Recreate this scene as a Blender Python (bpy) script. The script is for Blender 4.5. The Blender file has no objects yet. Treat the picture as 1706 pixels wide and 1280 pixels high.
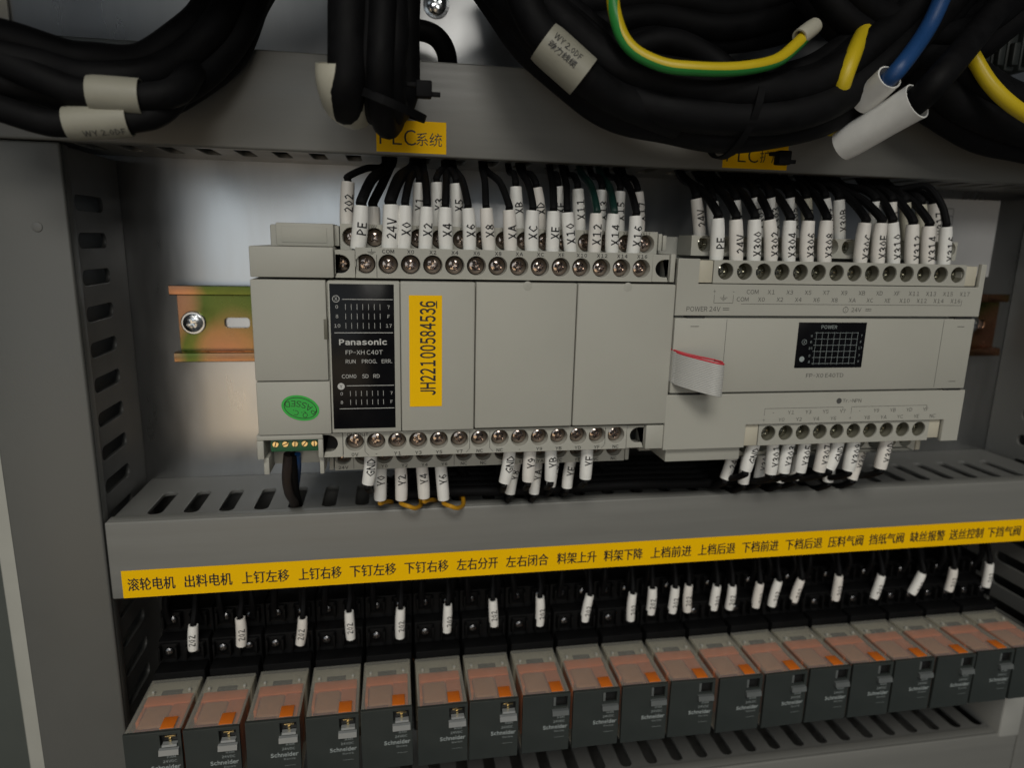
import bpy, bmesh, math, random
import numpy as np
from mathutils import Vector, Matrix

C = bpy.context
SC = C.scene
COL = SC.collection
random.seed(7)
S = 0.001                                   # everything below is written in millimetres
R = math.radians

# ------------------------------------------------------------------ camera
# panel coordinates: X right, Z up, D distance of a point in front of the mounting plate
CAM = np.array([-51.376, 330.150, 40.252])
RT = np.array([0.98467715, 0.17287394, 0.02292418])
UP = np.array([0.01397323, -0.20924797, 0.97776277])
FW = np.array([0.17382654, -0.96246033, -0.2084573])
FPX = 1112.54


def W(X, D, Z):
    return Vector((X * S, -D * S, Z * S))


def P(px, py, D):
    """measure the panel position (X, D, Z) of a photograph point lying D mm in front of the plate"""
    d = FW + RT * (px - 853) / FPX + UP * (640 - py) / FPX
    t = (D - CAM[1]) / d[1]
    q = CAM + t * d
    return np.array([q[0], D, q[2]])


cam = bpy.data.cameras.new('camera')
cam.sensor_width = 36.0
cam.lens = 36.0 * FPX / 1706.0
cam.clip_start = 0.005
cam.clip_end = 50
cam.dof.use_dof = True
cam.dof.focus_distance = 0.256
cam.dof.aperture_fstop = 8.5
camo = bpy.data.objects.new('camera', cam)
COL.objects.link(camo)


def vb(a):
    return Vector((a[0], -a[1], a[2]))


rt, up, bk = vb(RT), vb(UP), -vb(FW)
m = Matrix(((rt.x, up.x, bk.x), (rt.y, up.y, bk.y), (rt.z, up.z, bk.z))).to_4x4()
m.translation = W(*CAM)
camo.matrix_world = m
SC.camera = camo

# ------------------------------------------------------------------ light
wd = bpy.data.worlds.new('World')
SC.world = wd
wd.use_nodes = True
wd.node_tree.nodes['Background'].inputs[0].default_value = (0.85, 0.93, 1.0, 1)
wd.node_tree.nodes['Background'].inputs[1].default_value = 0.05


def lamp(name, loc, target, sx, sy, watts, col):
    l = bpy.data.lights.new(name, 'AREA')
    l.shape = 'RECTANGLE'
    l.size = sx
    l.size_y = sy
    l.energy = watts
    l.color = col
    o = bpy.data.objects.new(name, l)
    COL.objects.link(o)
    o.location = loc
    o.rotation_euler = (Vector(target) - Vector(loc)).to_track_quat('-Z', 'Y').to_euler()
    return o


lamp('ceiling_lamp', (-0.22, -1.5, 1.35), (0, 0, 0), 0.9, 0.5, 18, (1.0, 0.965, 0.885))
lamp('far_ceiling_lamp', (0.34, -4.0, 1.42), (0, 0, 0), 1.0, 0.7, 19, (1.0, 0.97, 0.9))
lamp('room_window_light', (-0.80, -1.7, 0.26), (0, 0, 0), 1.25, 0.8, 2.9, (0.88, 0.96, 1.0))
lamp('floor_bounce_light', (-0.42, -1.3, -0.37), (0, 0, -0.05), 0.8, 0.42, 1.3, (1.0, 0.78, 0.52))

SC.view_settings.view_transform = 'Standard'
SC.view_settings.look = 'None'
SC.view_settings.exposure = 0.0
SC.view_settings.gamma = 1.0


# ------------------------------------------------------------------ materials
def mat(name, col, rough=0.45, metal=0.0, var=0.08, vscale=60.0, bump=0.0, bscale=900.0, spec=0.5,
        stretch=(1, 1, 1), rvar=0.1, coat=0.0, aniso=0.0):
    mt = bpy.data.materials.new(name)
    mt.use_nodes = True
    nt = mt.node_tree
    b = nt.nodes['Principled BSDF']
    b.inputs['Metallic'].default_value = metal
    b.inputs['Specular IOR Level'].default_value = spec
    b.inputs['Coat Weight'].default_value = coat
    b.inputs['Anisotropic'].default_value = aniso
    tc = nt.nodes.new('ShaderNodeTexCoord')
    mp = nt.nodes.new('ShaderNodeMapping')
    mp.inputs['Scale'].default_value = stretch
    nt.links.new(tc.outputs['Object'], mp.inputs['Vector'])
    n = nt.nodes.new('ShaderNodeTexNoise')
    n.inputs['Scale'].default_value = vscale
    n.inputs['Detail'].default_value = 5
    n.inputs['Roughness'].default_value = 0.65
    nt.links.new(mp.outputs[0], n.inputs['Vector'])
    mr = nt.nodes.new('ShaderNodeMapRange')
    mr.inputs[1].default_value = 0.25
    mr.inputs[2].default_value = 0.75
    mr.inputs[3].default_value = 1 - var
    mr.inputs[4].default_value = 1 + var
    nt.links.new(n.outputs[0], mr.inputs[0])
    mx = nt.nodes.new('ShaderNodeVectorMath')
    mx.operation = 'SCALE'
    mx.inputs[0].default_value = col
    nt.links.new(mr.outputs[0], mx.inputs['Scale'])
    nt.links.new(mx.outputs[0], b.inputs['Base Color'])
    mr2 = nt.nodes.new('ShaderNodeMapRange')
    mr2.inputs[1].default_value = 0.3
    mr2.inputs[2].default_value = 0.7
    mr2.inputs[3].default_value = max(0.02, rough - rvar)
    mr2.inputs[4].default_value = min(1, rough + rvar)
    nt.links.new(n.outputs[0], mr2.inputs[0])
    nt.links.new(mr2.outputs[0], b.inputs['Roughness'])
    if bump > 0:
        n2 = nt.nodes.new('ShaderNodeTexNoise')
        n2.inputs['Scale'].default_value = bscale
        n2.inputs['Detail'].default_value = 2
        nt.links.new(tc.outputs['Object'], n2.inputs['Vector'])
        bp = nt.nodes.new('ShaderNodeBump')
        bp.inputs['Strength'].default_value = bump
        bp.inputs['Distance'].default_value = 0.0002
        nt.links.new(n2.outputs[0], bp.inputs['Height'])
        nt.links.new(bp.outputs[0], b.inputs['Normal'])
    return mt


M = {}
M['plastic'] = mat('controller_plastic', (0.40, 0.395, 0.35), 0.5, var=0.03, vscale=25, bump=0.25, bscale=2500, rvar=0.05)
M['cream'] = mat('cream_plastic', (0.50, 0.47, 0.38), 0.5, var=0.03, bump=0.2, bscale=2500)
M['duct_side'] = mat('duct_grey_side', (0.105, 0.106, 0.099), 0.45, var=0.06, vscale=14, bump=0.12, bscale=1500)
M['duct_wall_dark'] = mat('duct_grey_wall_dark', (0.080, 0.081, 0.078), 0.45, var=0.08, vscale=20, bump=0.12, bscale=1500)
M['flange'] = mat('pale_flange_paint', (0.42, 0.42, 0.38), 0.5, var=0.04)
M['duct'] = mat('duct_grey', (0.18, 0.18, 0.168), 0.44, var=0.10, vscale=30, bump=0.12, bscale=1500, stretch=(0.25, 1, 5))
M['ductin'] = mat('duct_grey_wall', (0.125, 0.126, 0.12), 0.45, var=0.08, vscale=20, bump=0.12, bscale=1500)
M['sleeve'] = mat('white_sleeve', (0.80, 0.795, 0.765), 0.38, var=0.05, vscale=180, rvar=0.08)
M['sleeve_warm'] = mat('warm_white_sleeve', (0.76, 0.73, 0.685), 0.4, var=0.08, vscale=140, rvar=0.08)
M['sleeve_cream'] = mat('cream_sleeve', (0.50, 0.48, 0.39), 0.42, var=0.05, vscale=180, rvar=0.08)
M['sleeve_shaded'] = mat('shaded_cream_sleeve', (0.30, 0.29, 0.235), 0.5, var=0.08, vscale=120)  # shade around the hanging cables put into the sleeve colour
M['ink'] = mat('black_ink', (0.012, 0.012, 0.013), 0.5, var=0.1)
M['inkgrey'] = mat('grey_ink', (0.062, 0.062, 0.058), 0.6, var=0.15)
M['inkwhite'] = mat('white_ink', (0.52, 0.52, 0.5), 0.5, var=0.1, vscale=300)
M['inkpale'] = mat('pale_ink', (0.30, 0.34, 0.34), 0.5, var=0.15, vscale=300)
M['cable'] = mat('black_cable', (0.0042, 0.0042, 0.0048), 0.66, var=0.5, vscale=110, bump=0.35, bscale=600, spec=0.14)
M['panel'] = mat('black_panel', (0.005, 0.005, 0.006), 0.22, spec=0.16, var=0.2, vscale=120, rvar=0.06)
M['hole'] = mat('black_recess', (0.010, 0.010, 0.010), 0.6, var=0.2)
M['tierback'] = mat('terminal_recess', (0.13, 0.125, 0.095), 0.55, var=0.1)  # shade in the expansion unit's screw wells is put into this colour
M['screw'] = mat('nickel_screw', (0.42, 0.35, 0.31), 0.17, metal=1, var=0.2, vscale=500, rvar=0.1)
M['screwE'] = mat('dull_nickel_screw', (0.42, 0.41, 0.35), 0.16, metal=1, var=0.2, vscale=500, rvar=0.1)
M['steel'] = mat('zinc_screw', (0.62, 0.64, 0.66), 0.22, metal=1, var=0.1, vscale=300)
M['brass'] = mat('brass_screw', (0.70, 0.56, 0.30), 0.25, metal=1, var=0.1, vscale=300)
M['plate'] = mat('galvanised_plate', (0.58, 0.585, 0.59), 0.32, metal=1, var=0.12, vscale=11, rvar=0.09, bump=0.05,
                 bscale=300, stretch=(2.4, 1, 0.5))
M['cabinet'] = mat('cabinet_paint', (0.075, 0.085, 0.078), 0.5, var=0.06, vscale=8)
M['yellow'] = mat('yellow_label', (0.95, 0.55, 0.0), 0.55, spec=0.12, var=0.03, vscale=40)
M['green'] = mat('green_sticker', (0.03, 0.42, 0.055), 0.5, var=0.04)
M['paper'] = mat('white_label', (0.62, 0.62, 0.62), 0.5, var=0.04)
M['terminal'] = mat('green_terminal', (0.022, 0.105, 0.045), 0.4, var=0.06)
M['brown'] = mat('brown_wire', (0.035, 0.026, 0.024), 0.45, var=0.1)
M['blue'] = mat('blue_wire', (0.012, 0.060, 0.19), 0.42, var=0.06)
M['orange_wire'] = mat('orange_wire', (0.50, 0.25, 0.012), 0.4, var=0.06)
M['greenwire'] = mat('dark_green_wire', (0.003, 0.026, 0.02), 0.45, var=0.06)
M['earthyellow'] = mat('yellow_wire', (0.62, 0.46, 0.012), 0.4, var=0.05)
M['earthgreen'] = mat('green_stripe', (0.03, 0.26, 0.05), 0.4, var=0.05)
M['ribbon'] = mat('ribbon_grey', (0.46, 0.46, 0.44), 0.45, var=0.04)
M['red'] = mat('red_core', (0.52, 0.035, 0.05), 0.45, var=0.04)
M['relaygrey'] = mat('relay_grey', (0.030, 0.036, 0.034), 0.45, var=0.06, bump=0.1, bscale=2000)
M['relaylever'] = mat('relay_lever', (0.24, 0.25, 0.25), 0.3, var=0.06)
M['leverdull'] = mat('relay_lever_dull', (0.11, 0.12, 0.12), 0.4, var=0.08)
M['relaydark'] = mat('relay_window', (0.012, 0.012, 0.012), 0.2, var=0.1)
M['orange'] = mat('orange_plastic', (0.66, 0.155, 0.012), 0.4, var=0.06)
M['salmon'] = mat('relay_coil_frame', (0.80, 0.20, 0.035), 0.5, var=0.12, vscale=90)
M['inkrelay'] = mat('silver_ink', (0.34, 0.38, 0.38), 0.5, var=0.15, vscale=300)
M['contactbase'] = mat('contact_base_white', (0.40, 0.40, 0.36), 0.5, var=0.06)
M['coil'] = mat('relay_coil_wrap', (0.56, 0.24, 0.12), 0.5, var=0.12, vscale=120)
M['coilred'] = mat('relay_red_tape', (0.26, 0.022, 0.020), 0.5, var=0.1)
M['socketscrew'] = mat('shaded_steel', (0.16, 0.16, 0.165), 0.25, metal=1, var=0.2, vscale=300)  # darker steel: shade under the middle duct put into the screw colour
M['socket'] = mat('socket_black', (0.0035, 0.0035, 0.0038), 0.6, var=0.2, vscale=100, bump=0.1, spec=0.13)
M['endgrey'] = mat('end_bracket_grey', (0.33, 0.33, 0.31), 0.45, var=0.04)


def case_material():
    mt = bpy.data.materials.new('clear_relay_case')
    mt.use_nodes = True
    nt = mt.node_tree
    out = nt.nodes['Material Output']
    b = nt.nodes['Principled BSDF']
    b.inputs['Base Color'].default_value = (0.62, 0.62, 0.58, 1)  # pale haze: glare on the relay covers put into the case colour
    b.inputs['Roughness'].default_value = 0.16
    tr = nt.nodes.new('ShaderNodeBsdfTransparent')
    tr.inputs[0].default_value = (0.93, 0.91, 0.86, 1)
    mx = nt.nodes.new('ShaderNodeMixShader')
    n = nt.nodes.new('ShaderNodeTexNoise')
    n.inputs['Scale'].default_value = 60
    mr = nt.nodes.new('ShaderNodeMapRange')
    mr.inputs[3].default_value = 0.12
    mr.inputs[4].default_value = 0.28
    nt.links.new(n.outputs[0], mr.inputs[0])
    nt.links.new(mr.outputs[0], mx.inputs[0])
    nt.links.new(tr.outputs[0], mx.inputs[1])
    nt.links.new(b.outputs[0], mx.inputs[2])
    nt.links.new(mx.outputs[0], out.inputs['Surface'])
    return mt


M['case'] = case_material()


def rail_material():
    mt = mat('yellow_zinc_rail', (0.6, 0.5, 0.3), 0.24, metal=1, var=0.05)
    nt = mt.node_tree
    b = nt.nodes['Principled BSDF']
    tc = nt.nodes.new('ShaderNodeTexCoord')
    mp = nt.nodes.new('ShaderNodeMapping')
    mp.inputs['Scale'].default_value = (0.7, 1.0, 0.55)
    nt.links.new(tc.outputs['Object'], mp.inputs['Vector'])
    n = nt.nodes.new('ShaderNodeTexNoise')
    n.inputs['Scale'].default_value = 24
    n.inputs['Detail'].default_value = 1.5
    nt.links.new(mp.outputs[0], n.inputs['Vector'])
    cr = nt.nodes.new('ShaderNodeValToRGB')
    e = cr.color_ramp.elements
    e[0].position = 0.30
    e[0].color = (0.42, 0.19, 0.13, 1)
    e[1].position = 0.68
    e[1].color = (0.46, 0.21, 0.16, 1)
    for p, c in ((0.43, (0.33, 0.19, 0.09, 1)), (0.49, (0.12, 0.15, 0.04, 1)), (0.53, (0.10, 0.14, 0.035, 1)), (0.58, (0.34, 0.19, 0.10, 1))):
        x = e.new(p)
        x.color = c
    nt.links.new(n.outputs[0], cr.inputs[0])
    nt.links.new(cr.outputs[0], b.inputs['Base Color'])
    return mt


M['rail'] = rail_material()


# ------------------------------------------------------------------ mesh helpers (mm, panel coordinates X, D, Z)
class MB:
    def __init__(self):
        self.v = []
        self.f = []

    def add(self, verts, faces):
        n = len(self.v)
        self.v.extend([tuple(map(float, p)) for p in verts])
        self.f.extend([tuple(i + n for i in f) for f in faces])
        return self

    def box(self, x0, x1, d0, d1, z0, z1, bev=0.0, seg=2):
        bm = bmesh.new()
        vs = [bm.verts.new((x, d, z)) for x in (x0, x1) for d in (d0, d1) for z in (z0, z1)]
        for q in ((0, 1, 3, 2), (4, 6, 7, 5), (0, 4, 5, 1), (2, 3, 7, 6), (0, 2, 6, 4), (1, 5, 7, 3)):
            bm.faces.new([vs[i] for i in q])
        bmesh.ops.recalc_face_normals(bm, faces=bm.faces)
        if bev > 0:
            bev = min(bev, 0.45 * min(abs(x1 - x0), abs(d1 - d0), abs(z1 - z0)))
            bmesh.ops.bevel(bm, geom=list(bm.edges), offset=bev, segments=seg, affect='EDGES', profile=0.5)
        self.frombm(bm)
        return self

    def frombm(self, bm, fn=None):
        bm.verts.index_update()
        vs = [tuple(v.co) for v in bm.verts]
        if fn:
            vs = [fn(*p) for p in vs]
        fs = [tuple(v.index for v in f.verts) for f in bm.faces]
        bm.free()
        return self.add(vs, fs)

    def prism(self, poly, axis, a, b):
        """extrude a closed outline: axis 'X' takes (D,Z) points, 'D' takes (X,Z), 'Z' takes (X,D)"""
        n = len(poly)
        mk = {'X': lambda p, t: (t, p[0], p[1]), 'D': lambda p, t: (p[0], t, p[1]), 'Z': lambda p, t: (p[0], p[1], t)}[axis]
        vs = [mk(p, a) for p in poly] + [mk(p, b) for p in poly]
        fs = [tuple(range(n)), tuple(range(2 * n - 1, n - 1, -1))]
        fs += [(i, i + n, (i + 1) % n + n, (i + 1) % n) for i in range(n)]
        return self.add(vs, fs)

    def disc(self, X, D, Z, r, n=24):
        vs = [(X, D, Z)] + [(X + r * math.cos(2 * math.pi * i / n), D, Z + r * math.sin(2 * math.pi * i / n)) for i in range(n)]
        return self.add(vs, [(0, 1 + i, 1 + (i + 1) % n) for i in range(n)])

    def ring(self, X, D, Z, r0, r1, n=28):
        vs = []
        for r in (r0, r1):
            vs += [(X + r * math.cos(2 * math.pi * i / n), D, Z + r * math.sin(2 * math.pi * i / n)) for i in range(n)]
        return self.add(vs, [(i, (i + 1) % n, (i + 1) % n + n, i + n) for i in range(n)])

    def rect(self, x0, x1, z0, z1, D):
        return self.add([(x0, D, z0), (x1, D, z0), (x1, D, z1), (x0, D, z1)], [(0, 1, 2, 3)])

    def lathe(self, X, D, Z, prof, n=28):
        """profile of (radius, depth offset) around an axis pointing at the viewer"""
        base = len(self.v)
        k = len(prof)
        vs = []
        for (r, d) in prof:
            vs += [(X + r * math.cos(2 * math.pi * i / n), D + d, Z + r * math.sin(2 * math.pi * i / n)) for i in range(n)]
        fs = []
        for j in range(k - 1):
            for i in range(n):
                fs.append((j * n + i, j * n + (i + 1) % n, (j + 1) * n + (i + 1) % n, (j + 1) * n + i))
        return self.add(vs, fs)

    def tube(self, pts, rad, n=10, caps=True, rfun=None):
        fr = frames(pts)
        k = len(pts)
        vs = []
        for j, (c, t, a, b) in enumerate(fr):
            r = rad if rfun is None else rfun(j / (k - 1))
            for i in range(n):
                w = 2 * math.pi * i / n
                vs.append(c + (a * math.cos(w) + b * math.sin(w)) * r)
        fs = []
        for j in range(k - 1):
            for i in range(n):
                fs.append((j * n + i, j * n + (i + 1) % n, (j + 1) * n + (i + 1) % n, (j + 1) * n + i))
        if caps:
            fs.append(tuple(range(n - 1, -1, -1)))
            fs.append(tuple(range((k - 1) * n, k * n)))
        return self.add(vs, fs)

    def build(self, name, material, parent=None, sharp=35):
        me = bpy.data.meshes.new(name)
        off = Vector((0, 0, 0))
        if parent is not None:
            off = root_of(parent).get('_o', None)
            off = Vector(off) if off is not None else Vector((0, 0, 0))
        vs = [(x * S - off[0], -d * S - off[1], z * S - off[2]) for (x, d, z) in self.v]
        me.from_pydata(vs, [], self.f)
        me.update()
        bm = bmesh.new()
        bm.from_mesh(me)
        bmesh.ops.recalc_face_normals(bm, faces=bm.faces)
        bm.to_mesh(me)
        bm.free()
        me.materials.append(M[material])
        if sharp:
            me.polygons.foreach_set('use_smooth', [True] * len(me.polygons))
            me.set_sharp_from_angle(angle=R(sharp))
        o = bpy.data.objects.new(name, me)
        COL.objects.link(o)
        if parent is not None:
            o.parent = parent
        return o


def root_of(o):
    while o.parent is not None:
        o = o.parent
    return o


def thing(name, label, cat, loc, group=None):
    """an Empty at the base of a thing; loc is (X, D, Z) in millimetres"""
    o = bpy.data.objects.new(name, None)
    COL.objects.link(o)
    o.empty_display_size = 0.01
    o.location = W(*loc)
    o['_o'] = list(W(*loc))
    o['label'] = label
    o['category'] = cat
    if group:
        o['group'] = group
    return o


def frames(pts):
    pts = [np.array(p, float) for p in pts]
    out = []
    a = None
    for j, c in enumerate(pts):
        t = pts[min(j + 1, len(pts) - 1)] - pts[max(j - 1, 0)]
        t = t / (np.linalg.norm(t) + 1e-9)
        if a is None:
            ref = np.array([0, 1.0, 0])
            if abs(t @ ref) > 0.9:
                ref = np.array([0, 0, 1.0])
            a = ref - t * (ref @ t)
        else:
            a = a - t * (a @ t)
        a = a / (np.linalg.norm(a) + 1e-9)
        b = np.cross(t, a)
        out.append((c, t, a, b))
    return out


def smooth(pts, n=8):
    p = [np.array(q, float) for q in pts]
    p = [2 * p[0] - p[1]] + p + [2 * p[-1] - p[-2]]
    out = []
    for i in range(1, len(p) - 2):
        for k in range(n):
            t = k / n
            a, b, c, d = p[i - 1], p[i], p[i + 1], p[i + 2]
            out.append(0.5 * ((2 * b) + (c - a) * t + (2 * a - 5 * b + 4 * c - d) * t * t + (3 * b - a - 3 * c + d) * t ** 3))
    out.append(p[-2])
    return out


def rounded(x0, x1, z0, z1, r, n=4):
    r = min(r, abs(x1 - x0) / 2 - 1e-3, abs(z1 - z0) / 2 - 1e-3)
    pts = []
    for cx, cz, a0 in ((x1 - r, z1 - r, 0), (x0 + r, z1 - r, 90), (x0 + r, z0 + r, 180), (x1 - r, z0 + r, 270)):
        for k in range(n + 1):
            a = R(a0 + 90 * k / n)
            pts.append((cx + r * math.cos(a), cz + r * math.sin(a)))
    return pts


def circle(x, z, r, n=24):
    return [(x + r * math.cos(2 * math.pi * i / n), z + r * math.sin(2 * math.pi * i / n)) for i in range(n)]


def holed(mb, outer, holes, thick, fn, bev=0.0):
    """a sheet of given thickness with openings cut through it; fn maps (u, v, w) to (X, D, Z)"""
    cu = bpy.data.curves.new('tmp', 'CURVE')
    cu.dimensions = '2D'
    cu.fill_mode = 'BOTH'
    cu.extrude = max(thick / 2 - bev, 0.0)
    cu.bevel_depth = bev
    cu.bevel_resolution = 1
    cu.offset = -bev
    for loop in [outer] + holes:
        sp = cu.splines.new('POLY')
        sp.points.add(len(loop) - 1)
        for p, q in zip(sp.points, loop):
            p.co = (q[0], q[1], 0, 1)
        sp.use_cyclic_u = True
    ob = bpy.data.objects.new('tmp', cu)
    me = ob.to_mesh()
    vs = [fn(*v.co) for v in me.vertices]
    fs = [tuple(p.vertices) for p in me.polygons]
    mb.add(vs, fs)
    ob.to_mesh_clear()
    bpy.data.objects.remove(ob)
    bpy.data.curves.remove(cu)
    return mb


# ------------------------------------------------------------------ lettering
GL = {}


def glyphs(s, bold=0.0, res=2):
    key = (s, bold, res)
    if key not in GL:
        cu = bpy.data.curves.new('tmp', 'FONT')
        cu.body = s
        cu.size = 1.0
        cu.resolution_u = res
        cu.offset = bold
        ob = bpy.data.objects.new('tmp', cu)
        COL.objects.link(ob)
        me = ob.to_mesh()
        vs = np.array([v.co[:2] for v in me.vertices]) if len(me.vertices) else np.zeros((0, 2))
        fs = [tuple(p.vertices) for p in me.polygons]
        ob.to_mesh_clear()
        bpy.data.objects.remove(ob)
        bpy.data.curves.remove(cu)
        GL[key] = (vs, fs)
    return GL[key]


def text2d(s, cap=1.0, xs=1.0, bold=0.0, res=2, cjk=False):
    """vertices centred on the word, scaled so that a capital is cap mm tall"""
    if cjk:
        vs, fs = glyphs(s, bold, res)
        v = vs.copy()
        v[:, 0] -= (v[:, 0].max() + v[:, 0].min()) / 2
        v[:, 1] -= (v[:, 1].max() + v[:, 1].min()) / 2
        k = cap / (vs[:, 1].max() - vs[:, 1].min())
        v = v * k
        v[:, 0] *= xs
        return v, fs
    # Latin letters in their full-width forms (plain grotesque shapes), spaced by hand
    V, Fc, x = [], [], 0.0
    for ch in s:
        if ch == ' ':
            x += 0.24
            continue
        c2 = chr(ord(ch) + 0xFEE0) if 33 <= ord(ch) <= 126 else ch
        gv, gf = glyphs(c2, bold, res)
        if len(gv) == 0:
            continue
        n = len(V)
        lo, hi = gv[:, 0].min(), gv[:, 0].max()
        sq = 0.62 if ch in '+-−' else 1.0
        pad = 0.10 if ch == '1' else 0.0
        V += [((a - lo) * sq + x + pad, b - 0.3675) for a, b in gv]
        Fc += [tuple(i + n for i in q) for q in gf]
        x += (hi - lo) * sq + 0.105 + 2 * pad
    if not V:
        return np.zeros((0, 2)), []
    v = np.array(V)
    v[:, 0] -= (v[:, 0].max() + v[:, 0].min()) / 2
    v *= cap / 0.735
    v[:, 0] *= xs
    return v, Fc


def put(mb, s, X, Z, D, cap, xs=1.0, rot=0, bold=0.0, cjk=False, width=None, align='c', res=2):
    v, fs = text2d(s, cap, xs, bold, res, cjk)
    if len(v) == 0:
        return
    if width:
        v[:, 0] *= width / (v[:, 0].max() - v[:, 0].min())
    if align == 'l':
        v[:, 0] -= v[:, 0].min()
    if align == 'r':
        v[:, 0] -= v[:, 0].max()
    c, sn = math.cos(R(rot)), math.sin(R(rot))
    mb.add([(X + x * c - y * sn, D, Z + x * sn + y * c) for x, y in v], fs)


# ------------------------------------------------------------------ the setting: mounting plate, cabinet
pl = MB()
pl.box(-236, 420, -2.0, 0.0, -420, 330, 0.5)
plate = pl.build('mounting_plate', 'plate')
plate['kind'] = 'structure'
cb = MB()
cb.box(-700, 900, -62, -60, -700, 700)
cb.box(-420, -414, -60, 40, -700, 700, 1)
cb_o = cb.build('cabinet_wall', 'cabinet')
cb_o['kind'] = 'structure'
fb = MB()
fb.box(-236.5, -204, 0.02, 1.4, -420, 330, 0.4)
fb_o = fb.build('cabinet_flange', 'flange')
fb_o['kind'] = 'structure'
rf = MB()
rf.box(-414, 640, -60, 400, 375, 395, 1)  # unseen roof, added so that its edge shades the top cables and duct
rf_o = rf.build('unseen_shade_roof', 'cabinet')
rf_o['kind'] = 'structure'
lab = MB()
lab.box(238.5, 280.5, 0.05, 0.25, 27, 68.5)
lab_o = lab.build('paper_label', 'paper', plate)
lt = MB()
for z in (63.5, 59.5, 55.0, 50.5):
    lt.rect(241.5, 251.5, z - 0.15, z + 0.15, 0.35)
    lt.rect(242.5, 242.5 + 3.5 + 4 * ((z * 7) % 1), z - 2.6, z - 1.5, 0.35)
lt.rect(241.3, 241.6, 48, 63.5, 0.35)
lt.rect(251.4, 251.7, 48, 63.5, 0.35)
lt.build('printed_lines', 'inkgrey', lab_o)


# ------------------------------------------------------------------ wiring ducts
DD = 54.4
SLOT = 14.3


def slots(a, b, first, pitch=SLOT, w=6.0, d0=19.5, d1=45.0):
    hs = []
    x = first
    while x + w / 2 < b - 3:
        if x - w / 2 > a + 3:
            hs.append(rounded(x - w / 2, x + w / 2, d0, d1, 2.6, 4))
        x += pitch
    return hs


def duct(label, loc, horizontal, a, b, c0, c1, first, lid_mat='duct', lid_bev=0.9):
    """slotted cable trunking from a to b along its length, c0..c1 across it"""
    t = thing('wiring_duct', label, 'wiring duct', loc, 'grey slotted wiring ducts around the controllers')
    th = 1.8
    for k, c in enumerate((c0 + th / 2 + 0.9, c1 - th / 2 - 0.9)):
        mb = MB()
        outer = [(a + 0.6, 0.2), (b - 0.6, 0.2), (b - 0.6, DD - 3.0), (a + 0.6, DD - 3.0)]
        if horizontal:
            fn = lambda u, v, w, c=c: (u, v, c + w)
        else:
            fn = lambda u, v, w, c=c: (c + w, v, u)
        holed(mb, outer, slots(a, b, first), th, fn, 0.25)
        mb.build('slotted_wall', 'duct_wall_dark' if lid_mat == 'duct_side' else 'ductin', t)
    mb = MB()
    if horizontal:
        mb.box(a + 0.6, b - 0.6, 0.2, 1.6, c0 + 2.9, c1 - 2.9)
    else:
        mb.box(c0 + 2.9, c1 - 2.9, 0.2, 1.6, a + 0.6, b - 0.6)
    mb.build('back_wall', 'ductin', t)
    mb = MB()                      # clip-on lid with folded lips
    if horizontal:
        mb.box(a, b, DD - 1.9, DD, c0, c1, lid_bev, 3)
        mb.box(a + .4, b - .4, DD - 6.5, DD - 1.95, c0 + 0.05, c0 + 0.85, 0.2)
        mb.box(a + .4, b - .4, DD - 6.5, DD - 1.95, c1 - 0.85, c1 - 0.05, 0.2)
    else:
        mb.box(c0, c1, DD - 1.9, DD, a, b, lid_bev, 3)
        mb.box(c0 + 0.05, c0 + 0.85, DD - 6.5, DD - 1.95, a + .4, b - .4, 0.2)
        mb.box(c1 - 0.85, c1 - 0.05, DD - 6.5, DD - 1.95, a + .4, b - .4, 0.2)
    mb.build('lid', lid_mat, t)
    return t


top_duct = duct('grey horizontal wiring duct across the top, behind the hanging black cables', (60, 0, 72), True,
                -300, 400, 72.0, 107.0, -138.0 - 14.3 * 11)
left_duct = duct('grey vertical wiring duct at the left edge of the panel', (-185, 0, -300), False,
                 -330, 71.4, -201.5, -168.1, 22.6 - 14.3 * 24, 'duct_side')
mid_duct = duct('grey horizontal wiring duct carrying the long yellow strip of Chinese labels', (60, 0, -108), True,
                -167.4, 297.0, -108.6, -74.5, -152.0)
right_duct = duct('grey vertical wiring duct at the right edge of the panel', (315, 0, -300), False,
                  -330, 71.4, 297.6, 331.0, 22.6 - 14.3 * 24)
low_duct = duct('grey horizontal wiring duct along the bottom under the relays', (60, 0, -262), True,
                -167.4, 297.0, -262.0, -227.3, -152.0 + 4)

mk = MB()
q_ = P(62, 378, DD)
mk.lathe(q_[0], DD + 0.02, q_[2], [(1.9, 0.0), (1.7, 0.25), (0.5, 0.45), (0.05, 0.45)], 16)
mk.build('lid_rivet', 'ductin', left_duct)

# yellow stickers on the ducts
def sticker(parent, x0, x1, z0, z1, name='yellow_label', material='yellow', D=DD, tilt=0):
    mb = MB()
    if tilt:
        cx, cz = (x0 + x1) / 2, (z0 + z1) / 2
        c, s = math.cos(R(tilt)), math.sin(R(tilt))
        q = [(cx + (x - cx) * c - (z - cz) * s, cz + (x - cx) * s + (z - cz) * c) for x, z in ((x0, z0), (x1, z0), (x1, z1), (x0, z1))]
        mb.prism(q, 'D', D + 0.02, D + 0.16)
    else:
        mb.box(x0, x1, D + 0.02, D + 0.16, z0, z1)
    return mb.build(name, material, parent)


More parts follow.
